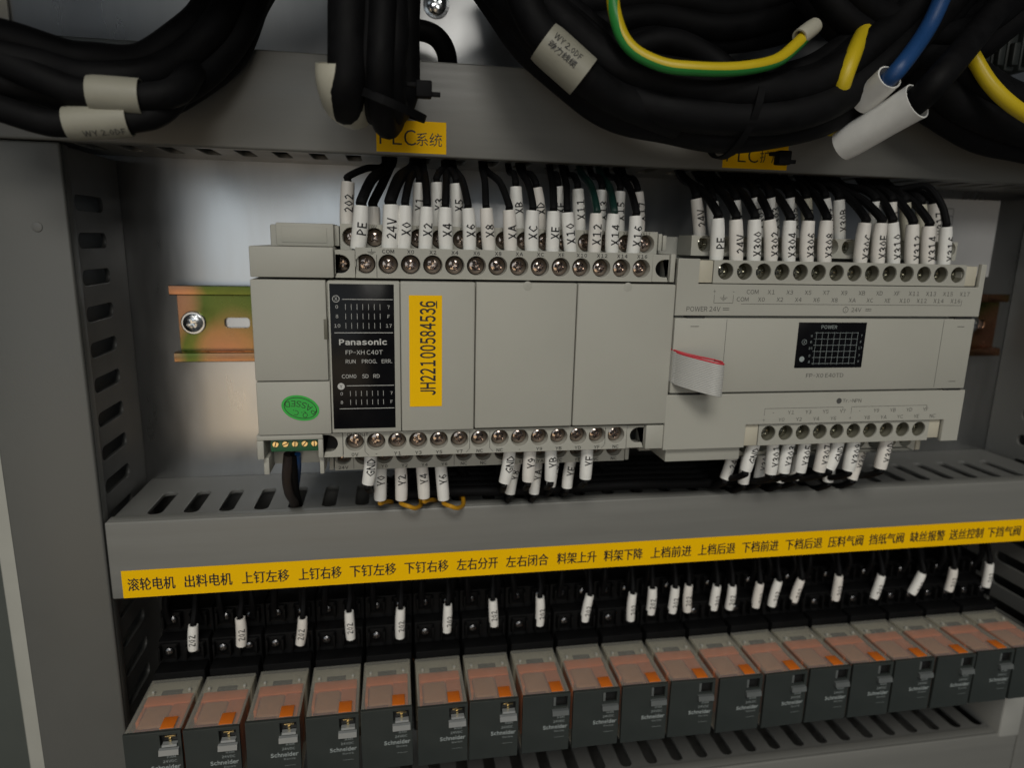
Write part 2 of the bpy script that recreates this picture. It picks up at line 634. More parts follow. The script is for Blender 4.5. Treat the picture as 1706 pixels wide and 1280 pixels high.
st = sticker(top_duct, -56.8, -30.0, 73.2, 85.0)
t = MB()
put(t, 'PLC', -48.6, 78.8, DD + 0.22, 5.6, 1.0, res=3)
put(t, '系统', -36.6, 78.4, DD + 0.22, 5.0, 1.0, cjk=True, width=10.0)
t.build('lettering', 'ink', st)
st = sticker(top_duct, 86.5, 116.2, 73.0, 84.6)
t = MB()
put(t, 'PLC', 95.4, 78.4, DD + 0.22, 5.6, 1.05, res=3)
put(t, '扩展', 108.5, 78.2, DD + 0.22, 5.0, 1.0, cjk=True, width=10.4)
t.build('lettering', 'ink', st)

st = sticker(mid_duct, -163.0, 283.5, -108.1, -95.9)
t = MB()
WORDS = [('滚轮电机', 213, 292, 974), ('出料电机', 308, 387, 969), ('上钉左移', 403, 482, 964), ('上钉右移', 498, 569, 959),
         ('下钉左移', 583, 660, 953), ('下钉右移', 674, 747, 948), ('左右分开', 761, 829, 943), ('左右闭合', 843, 913, 938),
         ('料架上升', 928, 993, 933), ('料架下降', 1006, 1070, 928), ('上档前进', 1084, 1151, 923), ('上档后退', 1163, 1224, 918),
         ('下档前进', 1236, 1296, 913), ('下档后退', 1308, 1369, 908), ('压料气阀', 1380, 1437, 903), ('挡纸气阀', 1448, 1505, 898),
         ('缺丝报警', 1516, 1573, 895), ('送丝控制', 1582, 1637, 890), ('下挡气阀', 1645, 1699, 887)]
for w, a, b, y in WORDS:
    xa, xb = P(a, y, DD)[0], P(b, y, DD)[0]
    for k_ in range(3):
        put(t, w, (xa + xb) / 2 + 0.11 * (k_ - 1), -102.2 + 0.05 * (k_ - 1), DD + 0.2 + 0.02 * k_, 5.7, cjk=True, width=min(max(xb - xa, 18.0), 21.0))
t.build('lettering', 'ink', st)

# duct corner coupler at the lower right
cp = MB()
cp.box(283.6, 297.2, 26, 55.2, -229.4, -203.2, 1.2, 3)
o = cp.build('duct_coupler', 'endgrey')
o['label'] = 'pale grey plastic block at the right end of the relay row'
o['category'] = 'bracket'

# ------------------------------------------------------------------ mounting rails
def cross_screw_head(mb, X, D, Z, r, h=0.9, ang=0.3, cross=True, n=40):
    """pan head with a cross recess, axis towards the viewer"""
    rings = [0.0, .12, .22, .32, .42, .52, .62, .76, .9, 1.0]
    vs, fs = [], []
    for q in rings:
        for i in range(n):
            a = 2 * math.pi * i / n
            x, z = r * q * math.cos(a), r * q * math.sin(a)
            d = h * (1 - 0.55 * q ** 2.6)
            if cross:
                u, v = x * math.cos(ang) + z * math.sin(ang), -x * math.sin(ang) + z * math.cos(ang)
                w = 0.15 * r
                if (abs(u) < w and abs(v) < 0.6 * r) or (abs(v) < w and abs(u) < 0.6 * r):
                    d -= 0.62 * h * (1.0 - 0.5 * q)
            vs.append((X + x, D + d, Z + z))
    k = len(rings)
    for i in range(n):
        vs.append((X + r * math.cos(2 * math.pi * i / n), D - 0.6, Z + r * math.sin(2 * math.pi * i / n)))
    for j in range(k):
        for i in range(n):
            fs.append((j * n + i, j * n + (i + 1) % n, (j + 1) * n + (i + 1) % n, (j + 1) * n + i))
    mb.add(vs, fs)


def din_rail(label, x0, x1, zc, screws, h=35.0, slot0=None):
    t = thing('din_rail', label, 'mounting rail', ((x0 + x1) / 2, 0, zc))
    mb = MB()
    y = h / 2
    hs = []
    x = x0 + (slot0 or 28) - 25 * 0
    while x < x1 - 8:
        hs.append(rounded(x - 5.6, x + 5.6, zc - 2.4, zc + 2.4, 1.6, 4))
        x += 25
    outer = [(x0 + 1.5, zc - 13), (x1, zc - 13), (x1, zc + 13), (x0 + 1.5, zc + 13)]
    holed(mb, outer, hs, 1.0, lambda u, v, w: (u, 1.0 + w, v), 0.1)
    for s in (1, -1):                      # the two folded edges
        prof = [(0.5, 13.0), (6.0, 13.0), (6.9, 13.5), (7.0, 14.2), (7.0, 17.2), (6.8, 17.5), (6.2, 17.5), (6.0, 17.2), (6.0, 14.4), (5.6, 14.0), (0.5, 14.0)]
        mb.prism([(d, zc + s * z) for d, z in prof], 'X', x0, x1)
    mb.build('rail_profile', 'rail', t, 30)
    for xs in screws:
        sc = MB()
        sc.lathe(xs, 1.6, zc, [(5.4, 0.0), (5.4, 0.5), (5.0, 0.8), (3.9, 0.8)], 32)
        cross_screw_head(sc, xs, 2.5, zc, 4.2, 1.7, 0.5)
        sc.build('rail_screw', 'steel', t)
    return t


rail = din_rail('iridescent yellow zinc mounting rail behind both controllers', -150.2, 290, 0.2, (-142.3, 272.5), slot0=27)

# ------------------------------------------------------------------ shared small parts
def screw_mesh(r, h, n=40):
    mb = MB()
    cross_screw_head(mb, 0, 0, 0, r, h, 0.0, True, n)
    return mb


SCREW_CACHE = {}


def put_screw(parent, X, D, Z, r, h, material, name='terminal_screw', ang=None):
    key = (r, h, material)
    if key not in SCREW_CACHE:
        o = screw_mesh(r, h).build('tmp', material)
        SCREW_CACHE[key] = o.data
        o.data.name = name
        bpy.data.objects.remove(o)
    o = bpy.data.objects.new(name, SCREW_CACHE[key])
    COL.objects.link(o)
    o.parent = parent
    off = Vector(root_of(parent).get('_o', (0, 0, 0)))
    o.location = W(X, D, Z) - off
    o.rotation_euler = (random.uniform(-.06, .06), random.uniform(0, 1.57) if ang is None else ang, random.uniform(-.06, .06))
    return o


def tier(parent, name, x0, x1, d0, d1, z0, z1, xs, zs, hole_r, depth, screw_r, screw_mat, material='plastic', extra=None, well='plastic'):
    """one step of a terminal block: a face plate with round wells, a screw in each well"""
    mb = MB()
    outer = [(x0, z0), (x1, z0), (x1, z1), (x0, z1)]
    holes = [circle(x, zs, hole_r) for x in xs]
    if extra:
        holes += extra
    holed(mb, outer, holes, 1.2, lambda u, v, w: (u, d1 - 0.6 + w, v), 0.15)
    wl = MB()
    for x in xs:                                    # walls of the wells
        wl.lathe(x, d1 - 0.9, zs, [(hole_r + 0.0, 0.0), (hole_r - 0.15, -depth)], 24)
    mb.box(x0 + .02, x1 - .02, d0, d1 - 1.25, z1 - 1.0, z1 - 0.02)
    mb.box(x0 + .02, x1 - .02, d0, d1 - 1.25, z0 + 0.02, z0 + 1.0)
    mb.box(x0 + .02, x0 + 1.0, d0, d1 - 1.25, z0 + 1.02, z1 - 1.02)
    mb.box(x1 - 1.0, x1 - .02, d0, d1 - 1.25, z0 + 1.02, z1 - 1.02)
    b = mb.build(name, material, parent)
    wl.build('well_wall', well, b)
    fl = MB()
    for x in xs:
        fl.disc(x, d1 - 0.95 - depth, zs, hole_r - 0.05, 20)
    fl.build('well_floor', 'hole', b)
    for x in xs:
        put_screw(b, x, d1 - 0.9 - depth + 0.5, zs, screw_r, 1.3, screw_mat)
    return b


def frange(a, n, p):
    return [a + i * p for i in range(n)]


# ------------------------------------------------------------------ the left controller
plc = thing('programmable_controller', 'large light grey controller with black status panel and yellow serial label', 'controller', (-20, 0, -52))
PB = 0.45
mb = MB()
mb.box(-100.4, 58.0, 8, 77.0, -31.5, 24.6, 0.5)
mb.box(-98, 57.4, 8, 52, -51.0, 44.8, 0.6)
mb.box(-100.8, -77.4, 52, 66, -48, -33, 0.4)
mb.build('housing', 'plastic', plc)
mb = MB()
mb.box(-100.9, -72.2, 40, 79.4, 26.0, 36.8, PB)
mb.build('upper_left_block', 'plastic', plc)
mb = MB()
mb.box(-93.0, -72.6, 46, 70.0, 36.9, 45.2, PB)
mb.box(-91.0, -75.0, 69.9, 70.25, 38.2, 43.9, 0.15)
mb.build('expansion_socket_cover', 'plastic', plc)
mb = MB()
mb.box(-101.0, -75.2, 60, 80.0, -11.6, 25.2, PB)
mb.build('left_cover', 'plastic', plc)
mb = MB()
mb.box(-101.0, -74.8, 60, 80.0, -32.2, -12.0, PB)
lc = mb.build('lower_left_cover', 'plastic', plc)
mb = MB()
mb.box(-76.3, -75.0, 77, 80.15, 3.8, 11.2, 0.1)
mb.build('cover_latch', 'tierback', plc)
mb = MB()                                            # green oval sticker
cx, cz, tl = -85.7, -21.9, R(-17)
ov = lambda a, b: [(cx + a * math.cos(q) * math.cos(tl) - b * math.sin(q) * math.sin(tl), cz + a * math.cos(q) * math.sin(tl) + b * math.sin(q) * math.cos(tl)) for q in [2 * math.pi * i / 48 for i in range(48)]]
mb.prism(ov(6.9, 4.7), 'D', 80.02, 80.15)
qs = mb.build('quality_sticker', 'green', lc)
t = MB()
a, b = ov(6.0, 3.9), ov(5.75, 3.65)
t.add([(x, 80.2, z) for x, z in a] + [(x, 80.2, z) for x, z in b], [(i, (i + 1) % 48, (i + 1) % 48 + 48, i + 48) for i in range(48)])


def arc_text(mb, s, cx, cz, r, mid, cap, D, step, flip=False):
    for i, ch in enumerate(s):
        a = mid - (i - (len(s) - 1) / 2) * step
        put(mb, ch, cx + r * 1.45 * math.cos(R(a)), cz + r * math.sin(R(a)), D, cap, rot=a - 90)


# the sticker sits upside down, its words follow the oval
for i, ch in enumerate('PASSED'):
    u = (i - 2.5) * 1.95
    v = -1.1 + 0.10 * u * u * 0.55
    th = tl + math.pi
    put(t, ch, cx + u * math.cos(th) - (v - 0.3) * math.sin(th), cz + u * math.sin(th) + (v - 0.3) * math.cos(th), 80.2, 2.25, rot=math.degrees(th) + u * 5)
for i, ch in enumerate('Q.C.'):
    u = (-2.3, -0.9, 0.9, 2.2)[i]
    th = tl + math.pi
    put(t, ch, cx + u * math.cos(th) - 2.2 * math.sin(th) * 1, cz + u * math.sin(th) + 2.2 * math.cos(th), 80.2, 1.9, rot=math.degrees(th))
t.build('lettering', 'ink', qs)

mb = MB()
mb.box(-74.6, -48.9, 62, 80.0, -32.0, 25.1, PB)
bez = mb.build('display_bezel', 'plastic', plc)
mb = MB()
mb.box(-73.9, -51.0, 79, 80.14, -30.3, 24.0, 0.08)
dp = mb.build('status_panel', 'panel', plc)
t = MB()
F = 80.2
t.ring(-71.7, F, 18.6, 1.08, 1.28)
put(t, 'X', -71.7, 18.6, F, 1.3)
t.rect(-69.6, -51.5, 18.36, 18.56, F)
for r_, (a, b) in enumerate((('0', '7'), ('8', 'F'), ('10', '17'))):
    z = 15.7 - 3.45 * r_
    put(t, a, -71.5, z, F, 1.25)
    put(t, b, -53.0, z, F, 1.25)
    for k in range(7):
        t.rect(-68.5 + 2.06 * k, -68.36 + 2.06 * k, z - 1.05, z + 1.05, F)
t.rect(-72.6, -51.5, 6.1, 6.32, F)
put(t, 'Panasonic', -62.4, 2.75, F, 1.95, 1.0, bold=0.035, width=17.3, res=3)
put(t, 'FP-XH C40T', -62.1, -1.1, F, 1.6, width=13.4)
for s_, x in (('RUN', -67.1), ('PROG.', -60.3), ('ERR.', -53.9)):
    put(t, s_, x, -4.5, F, 1.45, 0.92)
for s_, x in (('COM0', -67.8), ('SD', -61.9), ('RD', -57.8)):
    put(t, s_, x, -10.1, F, 1.42, 0.95)
t.disc(-70.8, F, -13.9, 1.28)
t.rect(-68.8, -51.4, -13.8, -13.6, F)
for r_, (a, b) in enumerate((('0', '7'), ('8', 'F'))):
    z = -16.7 - 3.35 * r_
    put(t, a, -70.7, z, F, 1.2)
    put(t, b, -52.4, z, F, 1.2)
    for k in range(7):
        t.rect(-67.6 + 2.02 * k, -67.46 + 2.02 * k, z - 1.0, z + 1.0, F)
t.rect(-71.6, -51.4, -22.6, -22.4, F)
t.build('lettering', 'inkwhite', dp)
t = MB()
put(t, 'Y', -70.8, -13.9, F + 0.05, 1.3)
t.build('knocked_out_letter', 'ink', dp)

for x0, x1, z1, z0 in ((-48.7, -21.0, 25.1, -32.0), (-20.6, 18.4, 25.15, -31.6), (18.8, 58.6, 25.15, -31.6)):
    mb = MB()
    mb.box(x0, x1, 60, 80.0, z0, z1, 0.55, 3)
    cv = mb.build('front_cover', 'plastic', plc)
    if x0 < -40:
        st = sticker(cv, -45.6, -33.4, -22.2, 20.1, 'serial_label', 'yellow', 80.0)
        t = MB()
        put(t, 'JH22100584536', -38.7, 0.1, 80.22, 5.5, rot=90, width=35.8, res=3, bold=0.02)
        t.rect(-35.62, -35.22, 15.4, 18.1, 80.22)
        t.build('lettering', 'ink', st)
    else:
        mb = MB()
        mb.lathe((x0 + x1) / 2, 80.0, 24.0, [(1.8, 0.0), (1.2, 0.08), (0.2, 0.1)], 16)
        mb.build('finger_mark', 'plastic', cv)

# terminals
XF = frange(-61.0, 14, 8.13)
LW = {'r': 3.45}
tb = tier(plc, 'upper_front_terminals', -64.6, 49.2, 66.5, 77.6, 26.0, 37.0, XF, 31.1, 3.6, 3.2, 3.1, 'screw')
t = MB()
for x, s_ in zip(XF[1:], ['COM', 'X0', 'X2', 'X4', 'X6', 'X8', 'XA', 'XC', 'XE', 'X10', 'X12', 'X14', 'X16']):
    put(t, s_, x, 35.75, 77.66, 1.3, 1.05, bold=0.022)
gx = XF[0] + 2.2
t.rect(gx - .1, gx + .1, 35.6, 36.7, 77.66)
t.rect(gx - 1.5, gx + 1.5, 35.4, 35.6, 77.66)
t.rect(gx - 1.0, gx + 1.0, 35.0, 35.15, 77.66)
t.rect(gx - .5, gx + .5, 34.65, 34.8, 77.66)
t.rect(-57.1, -56.9, 26.2, 34.4, 77.66)
t.build('lettering', 'ink', tb)
XBk = frange(-66.3, 15, 8.33)
tb2 = tier(plc, 'upper_back_terminals', -70.6, 55.2, 52.5, 66.0, 35.2, 45.5, XBk, 40.6, 3.6, 3.2, 3.1, 'screw')
t = MB()
for x, s_ in zip(XBk, ['', '0V', '', 'X1', 'X3', 'X5', 'X7', 'X9', 'XB', 'XD', 'XF', 'X11', 'X13', 'X15', 'X17']):
    if s_:
        put(t, s_, x, 44.6, 66.06, 1.15)
t.build('lettering', 'ink', tb2)
# mounting ears of the terminal blocks
def ear(x0, x1, z0, z1, hole, d1, parent, name='terminal_ear'):
    mb = MB()
    outer = [(x0, z0), (x1, z0), (x1, z1), (x0, z1)]
    holed(mb, outer, [hole], 1.6, lambda u, v, w: (u, d1 - 0.8 + w, v), 0.2)
    mb.box(x0 + .05, x1 - .05, d1 - 13, d1 - 1.65, z1 - 0.9, z1 - .05)
    mb.box(x0 + .05, x1 - .05, d1 - 13, d1 - 1.65, z0 + .05, z0 + .9)
    o = mb.build(name, 'plastic', parent)
    b = MB()
    b.rect(x0 + 0.3, x1 - 0.3, z0 + 1, z1 - 1, d1 - 8.5)
    b.build('dark_recess', 'hole', o)
    return o


def dshape(x0, x1, z0, z1, side):
    r = (z1 - z0) / 2 - 0.01
    pts = []
    if side > 0:           # rounded on the right
        pts = [(x0, z1), (x0, z0)] + [(x1 - r + r * math.cos(R(a)), (z0 + z1) / 2 + r * math.sin(R(a))) for a in range(-90, 91, 15)]
    else:
        pts = [(x1, z0), (x1, z1)] + [(x0 + r + r * math.cos(R(a)), (z0 + z1) / 2 + r * math.sin(R(a))) for a in range(90, 271, 15)]
    return pts


e = ear(-71.9, -64.75, 26.0, 36.0, dshape(-71.6, -66.6, 27.6, 34.2, 1), 77.2, plc)
put_screw(e, -69.5, 69.5, 31, 2.6, 1.0, 'screw')
ear(49.4, 56.2, 26.0, 36.6, dshape(50.7, 55.9, 27.8, 34.6, -1), 77.2, plc)
mb = MB()
mb.box(56.5, 58.5, 55, 78.0, 26.0, 37.0, 0.3)
mb.build('terminal_end_plate', 'plastic', plc)
mb = MB()
mb.box(55.5, 57.0, 52, 66.6, 38.0, 44.8, 0.3)
mb.box(57.6, 59.2, 52, 66.0, 38.0, 44.2, 0.3)
mb.build('terminal_end_plate', 'plastic', plc)
mb = MB()
mb.box(-72.6, -70.9, 52, 66.4, 37.2, 44.6, 0.3)
mb.build('terminal_end_plate', 'plastic', plc)

XFb = frange(-66.6, 14, 8.07)
tb = tier(plc, 'lower_front_terminals', -70.9, 42.8, 66.5, 77.4, -42.6, -32.7, XFb, -36.6, 3.55, 3.2, 3.05, 'screw')
t = MB()
for x, s_ in zip(XFb, ['0V', '−', 'Y1', 'Y3', 'Y5', 'Y7', 'NC', 'NC', '−', 'Y9', 'YB', 'YD', 'YF', 'NC']):
    put(t, s_, x, -41.5, 77.46, 1.3, 1.05, bold=0.022)
put(t, 'OUTPUT', -65.4, -33.55, 77.46, 1.25, 1.1, bold=0.01)
for x, k in ((-62.8, -1), (-22.2, 1), (-14.2, -1), (33.6, 1)):
    t.rect(x - .09, x + .09, -40.4, -33.2, 77.46)
    t.add([(x - .09, 77.46, -40.4), (x + .09, 77.46, -40.4), (x - k * 1.4 + .1, 77.46, -42), (x - k * 1.4 - .1, 77.46, -42)], [(0, 1, 2, 3)])
t.build('lettering', 'ink', tb)
XBb = frange(-72.0, 15, 8.13)
tb2 = tier(plc, 'lower_back_terminals', -75.4, 46.6, 52.5, 66.0, -51.7, -42.9, XBb, -46.0, 3.5, 3.2, 3.05, 'screw')
t = MB()
for x, s_ in zip(XBb, ['24V', '+', 'Y0', 'Y2', 'Y4', 'Y6', 'NC', 'NC', '+', 'Y8', 'YA', 'YC', 'YE', 'NC', 'NC']):
    put(t, s_, x, -50.5, 66.06, 1.3, 1.05, bold=0.022)
for x in (-67.9, -27.3):
    t.rect(x - .09, x + .09, -51.2, -46.5, 66.06)
t.build('lettering', 'ink', tb2)
ear(-78.4, -71.1, -42.4, -32.9, dshape(-78.1, -72.9, -40.3, -33.6, 1), 77.2, plc)
ear(43.0, 50.4, -42.4, -32.9, dshape(44.4, 50.1, -40.3, -33.8, -1), 77.2, plc)
mb = MB()
mb.box(50.6, 58.3, 52, 79.0, -42.6, -32.4, 0.4)
mb.build('lower_right_block', 'plastic', plc)
mb = MB()
mb.box(46.9, 48.6, 54, 66.2, -51.4, -43.0, 0.3)
mb.box(-77.4, -75.7, 54, 66.2, -51.4, -43.0, 0.3)
mb.build('terminal_end_plate', 'plastic', plc)
mb = MB()                                            # serial port socket with plug-in green terminal
mb.box(-102.0, -78.2, 60, 79.3, -34.4, -32.4, 0.3)
mb.box(-102.0, -99.6, 56, 79.3, -41.8, -34.5, 0.3)
mb.box(-100.4, -98.4, 56, 77.0, -48.6, -41.9, 0.3)
mb.box(-80.0, -78.2, 56, 79.3, -41.8, -34.5, 0.3)
mb.box(-79.9, -78.3, 56, 77.0, -49.0, -41.9, 0.3)
mb.box(-99.5, -80.1, 56, 61, -48.0, -34.5, 0.2)
mb.build('port_housing', 'plastic', plc)
mb = MB()
mb.box(-97.4, -80.2, 61.2, 77.6, -39.4, -34.8, 0.25)
mb.box(-97.0, -80.6, 61.2, 66, -42.4, -39.45, 0.25)
gt = mb.build('plug_terminal', 'terminal', plc)
for i in range(5):
    sb = MB()
    x = -95.6 + 3.52 * i
    sb.lathe(x, 77.5, -36.4, [(1.25, 0.0), (1.25, 0.35), (1.05, 0.6), (0.0, 0.62)], 18)
    sb.build('clamp_screw', 'brass', gt)
    sb = MB()
    a = (1.3, 0.4, 1.5, 0.9, 1.6)[i]
    q = [(x + u * math.cos(a) - v * math.sin(a), -36.4 + u * math.sin(a) + v * math.cos(a)) for u, v in ((-1.05, -.17), (1.05, -.17), (1.05, .17), (-1.05, .17))]
    sb.prism(q, 'D', 78.0, 78.16)
    sb.build('screw_slot', 'hole', gt)

# ------------------------------------------------------------------ the expansion unit
ex = thing('expansion_unit', 'light grey expansion unit with small black status window, right of the large controller', 'controller', (130, 0, -50))
mb = MB()
mb.box(61, 196, 8, 53, -50, 44, 0.5)
mb.box(59.4, 195, 8, 50, -53, -50.1, 0.5)
mb.box(60.4, 197.5, 53.1, 76.5, -32.6, 25.2, 0.4)
mb.box(60.4, 67.5, 53.1, 76.5, 25.3, 34, 0.3)
mb.box(60.4, 94, 53.1, 77.5, -49, -32.7, 0.3)
mb.box(190.2, 197.5, 53.1, 77.5, -42.5, -32.7, 0.3)
mb.build('housing', 'plastic', ex)
# upper front frame with the terminal opening
mb = MB()
outer = [(58.9, 13.0), (199.0, 13.0), (199.0, 35.4), (196.5, 35.4), (196.5, 25.6), (68.0, 25.6), (68.0, 35.4), (58.9, 35.4)]
holed(mb, outer, [], 2.0, lambda u, v, w: (u, 79.0 + w, v), 0.3)
mb.box(59.2, 67.7, 60, 78, 33.5, 35.2)
up_o = mb.build('upper_front', 'plastic', ex)
mb = MB()
mb.box(59.2, 197.6, 60, 80.0, -18.8, 12.0, 0.45)
mid_o = mb.build('middle_front', 'plastic', ex)
mb = MB()
mb.box(81.4, 81.55, 79.5, 80.06, -18, 11.6)
mb.box(182.0, 182.15, 79.5, 80.06, -18, 11.6)
mb.box(66, 69.5, 79.5, 80.1, 8.6, 8.8)
mb.box(189, 192.5, 79.5, 80.1, 8.6, 8.8)
mb.box(189, 192.5, 79.5, 80.1, -15.6, -15.4)
mb.build('cover_seams', 'inkgrey', mid_o)
mb = MB()
outer = [(58.0, -19.6), (198.6, -19.6), (198.6, -43.0), (190.0, -43.0), (190.0, -33.0), (94.4, -33.0), (94.4, -43.0), (58.0, -43.0)]
holed(mb, outer, [], 2.0, lambda u, v, w: (u, 79.0 + w, v), 0.3)
lo_o = mb.build('lower_front', 'plastic', ex)
mb = MB()
mb.box(64.2, 71.9, 76, 79.9, 12.1, 12.9)
mb.box(187.5, 196.0, 76, 79.9, 12.1, 12.9)
mb.box(64.2, 72.5, 76, 79.9, -19.5, -18.9)
mb.box(187.5, 196.0, 76, 79.9, -19.5, -18.9)
mb.build('latch_slots', 'hole', ex)
# status window
mb = MB()
mb.box(113.6, 145.0, 79.5, 80.14, -8.8, 10.4, 0.06)
sw = mb.build('status_window', 'panel', ex)
t = MB()
put(t, 'POWER', 127.6, 8.5, 80.2, 1.45, 1.0)
for k in range(6):
    t.rect(121.2, 141.6, 6.0 - 2.6 * k, 6.12 - 2.6 * k, 80.2)
for k in range(8):
    t.rect(122.0 + 2.75 * k, 122.12 + 2.75 * k, -7.4, 6.4, 80.2)
for k, s_ in enumerate(('0', '8', '10', '0', '8')):
    put(t, s_, 120.0, 4.8 - 2.6 * k - (0.6 if k > 2 else 0), 80.2, 0.95)
for k, s_ in enumerate(('7', 'F', '17', '7', 'F')):
    put(t, s_, 143.2, 4.8 - 2.6 * k - (0.6 if k > 2 else 0), 80.2, 0.95)
t.ring(116.9, 80.2, 2.2, 1.0, 1.15)
put(t, 'X', 116.9, 2.2, 80.2, 1.1)
t.disc(116.6, 80.2, -5.0, 1.15)
t.build('lettering', 'inkpale', sw)
t = MB()
put(t, 'FP-X0 E40TD', 128.3, -12.1, 80.06, 1.75, width=17.5)
t.build('lettering', 'inkgrey', mid_o)
# printed legends
t = MB()
row1 = ['+', '−', 'COM', 'X1', 'X3', 'X5', 'X7', 'X9', 'XB', 'XD', 'XF', 'X11', 'X13', 'X15', 'X17']
row2 = ['COM', 'X0', 'X2', 'X4', 'X6', 'X8', 'XA', 'XC', 'XE', 'X10', 'X12', 'X14', 'X16']
for i, s_ in enumerate(row1):
    put(t, s_, 75.0 + 8.22 * i, 22.7, 80.06, 1.7, 1.0)
for i, s_ in enumerate(row2):
    put(t, s_, 87.4 + 8.22 * i, 19.7, 80.06, 1.7, 1.0)
t.rect(75.0, 75.15, 18.2, 21.4, 80.06)
t.rect(83.2, 83.35, 18.2, 21.4, 80.06)
t.rect(75.0, 83.3, 18.05, 18.2, 80.06)
for k, w in ((0, 1.7), (1, 1.1), (2, .5)):
    t.rect(79.1 - w, 79.1 + w, 20.2 - .55 * k, 20.35 - .55 * k, 80.06)
t.rect(79.0, 79.2, 20.3, 21.5, 80.06)
t.rect(86.9, 189.2, 17.75, 17.9, 80.06)
t.rect(189.1, 189.25, 17.8, 20.2, 80.06)
put(t, 'POWER 24V', 70.9, 15.7, 80.06, 1.9, width=14.5)
for zz in (15.95, 15.3):
    t.rect(79.2, 82.0, zz, zz + 0.22, 80.06)
    t.rect(143.4, 146.2, zz, zz + 0.22, 80.06)
t.ring(134.2, 80.06, 15.7, 1.05, 1.25)
put(t, 'i', 134.2, 15.7, 80.06, 1.2)
put(t, '24V', 139.2, 15.7, 80.06, 1.7)
t.build('lettering', 'inkgrey', up_o)
t = MB()
r1 = ['−', 'Y1', 'Y3', 'Y5', 'Y7', '−', 'Y9', 'YB', 'YD', 'YF']
r2 = ['+', 'Y0', 'Y2', 'Y4', 'Y6', '+', 'Y8', 'YA', 'YC', 'YE', 'NC']
for i, s_ in enumerate(r1):
    put(t, s_, 106.4 + 8.15 * i, -28.0, 80.06, 1.6)
for i, s_ in enumerate(r2):
    put(t, s_, 102.3 + 8.15 * i, -31.1, 80.06, 1.6)
for x0, x1 in ((102.2, 139.0), (143.0, 180.2)):
    t.rect(x0, x1, -26.2, -26.05, 80.06)
    t.rect(x0, x0 + .15, -29.2, -26.2, 80.06)
    t.rect(x1 - .15, x1, -27.4, -26.2, 80.06)
t.disc(136.6, 80.06, -23.4, 1.25)
put(t, 'Tr.-NPN', 142.8, -23.4, 80.06, 1.6, width=9)
t.build('lettering', 'inkgrey', lo_o)

XE = frange(79.8, 14, 8.215)
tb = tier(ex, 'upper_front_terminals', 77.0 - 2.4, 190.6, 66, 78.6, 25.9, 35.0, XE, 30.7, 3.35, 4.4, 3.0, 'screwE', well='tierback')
mb = MB()
mb.box(68.3, 74.4, 62, 78.3, 26.0, 34.8, 0.3)
mb.build('terminal_end_plate', 'cream', ex)
mb = MB()
mb.box(190.8, 196.2, 62, 78.3, 26.0, 34.4, 0.3)
mb.build('terminal_end_plate', 'cream', ex)
XEb = frange(75.5, 15, 8.22)
tier(ex, 'upper_back_terminals', 69.4, 194.6, 54, 67.5, 36.4, 44.6, XEb, 41.2, 3.3, 4.5, 3.0, 'screwE')
XEl = frange(106.0, 10, 8.13)
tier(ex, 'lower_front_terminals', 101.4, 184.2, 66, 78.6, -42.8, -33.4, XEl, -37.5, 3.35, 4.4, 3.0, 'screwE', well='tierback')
mb = MB()
mb.box(94.7, 101.2, 62, 78.3, -42.8, -33.4, 0.3)
mb.build('terminal_end_plate', 'cream', ex)
mb = MB()
mb.box(184.4, 189.8, 62, 78.3, -41.8, -33.4, 0.3)
mb.build('terminal_end_plate', 'cream', ex)
XEl2 = frange(102.0, 11, 8.13)
tier(ex, 'lower_back_terminals', 97.0, 188.5, 54, 67.5, -51.4, -43.0, XEl2, -46.0, 3.3, 4.5, 3.0, 'screwE')
mb = MB()
mb.box(188.9, 191.2, 54, 67.8, -51.0, -43.0, 0.3)
mb.build('terminal_end_plate', 'cream', ex)

# ribbon cable between the two controllers: looped flat cable of many cores
rb = thing('ribbon_cable', 'grey flat ribbon cable with a red edge, looped between the two controllers', 'cable', (68, 80, -10))
path = [(57.5, 68.0), (59.4, 79), (62.5, 83.0), (68, 84.6), (74, 85.6), (74.6, 87.0), (76.0, 89.4), (75.2, 92.0), (72.2, 92.4), (68.5, 90.0), (64, 86.4), (60.6, 81.6), (58.9, 74)]
path = [np.array((x, d, 0)) for x, d in path]
sp = smooth(path, 4)
N = 20
for k in range(N):
    mb = MB()
    z0 = -0.4 - 0.67 * k
    pts = []
    for i, q in enumerate(sp):
        sag = -4.6 * max(0, (q[0] - 58) / 22.0) ** 0.8 - (0.5 if i > len(sp) / 2 else 0)
        pts.append((q[0], q[1], z0 + sag))
    mb.tube(pts, 0.42, 8)
    mb.build('core', 'red' if k == 0 else 'ribbon', rb)

# ------------------------------------------------------------------ marked wires
def lerp(a, b, t):
    return a + (b - a) * t


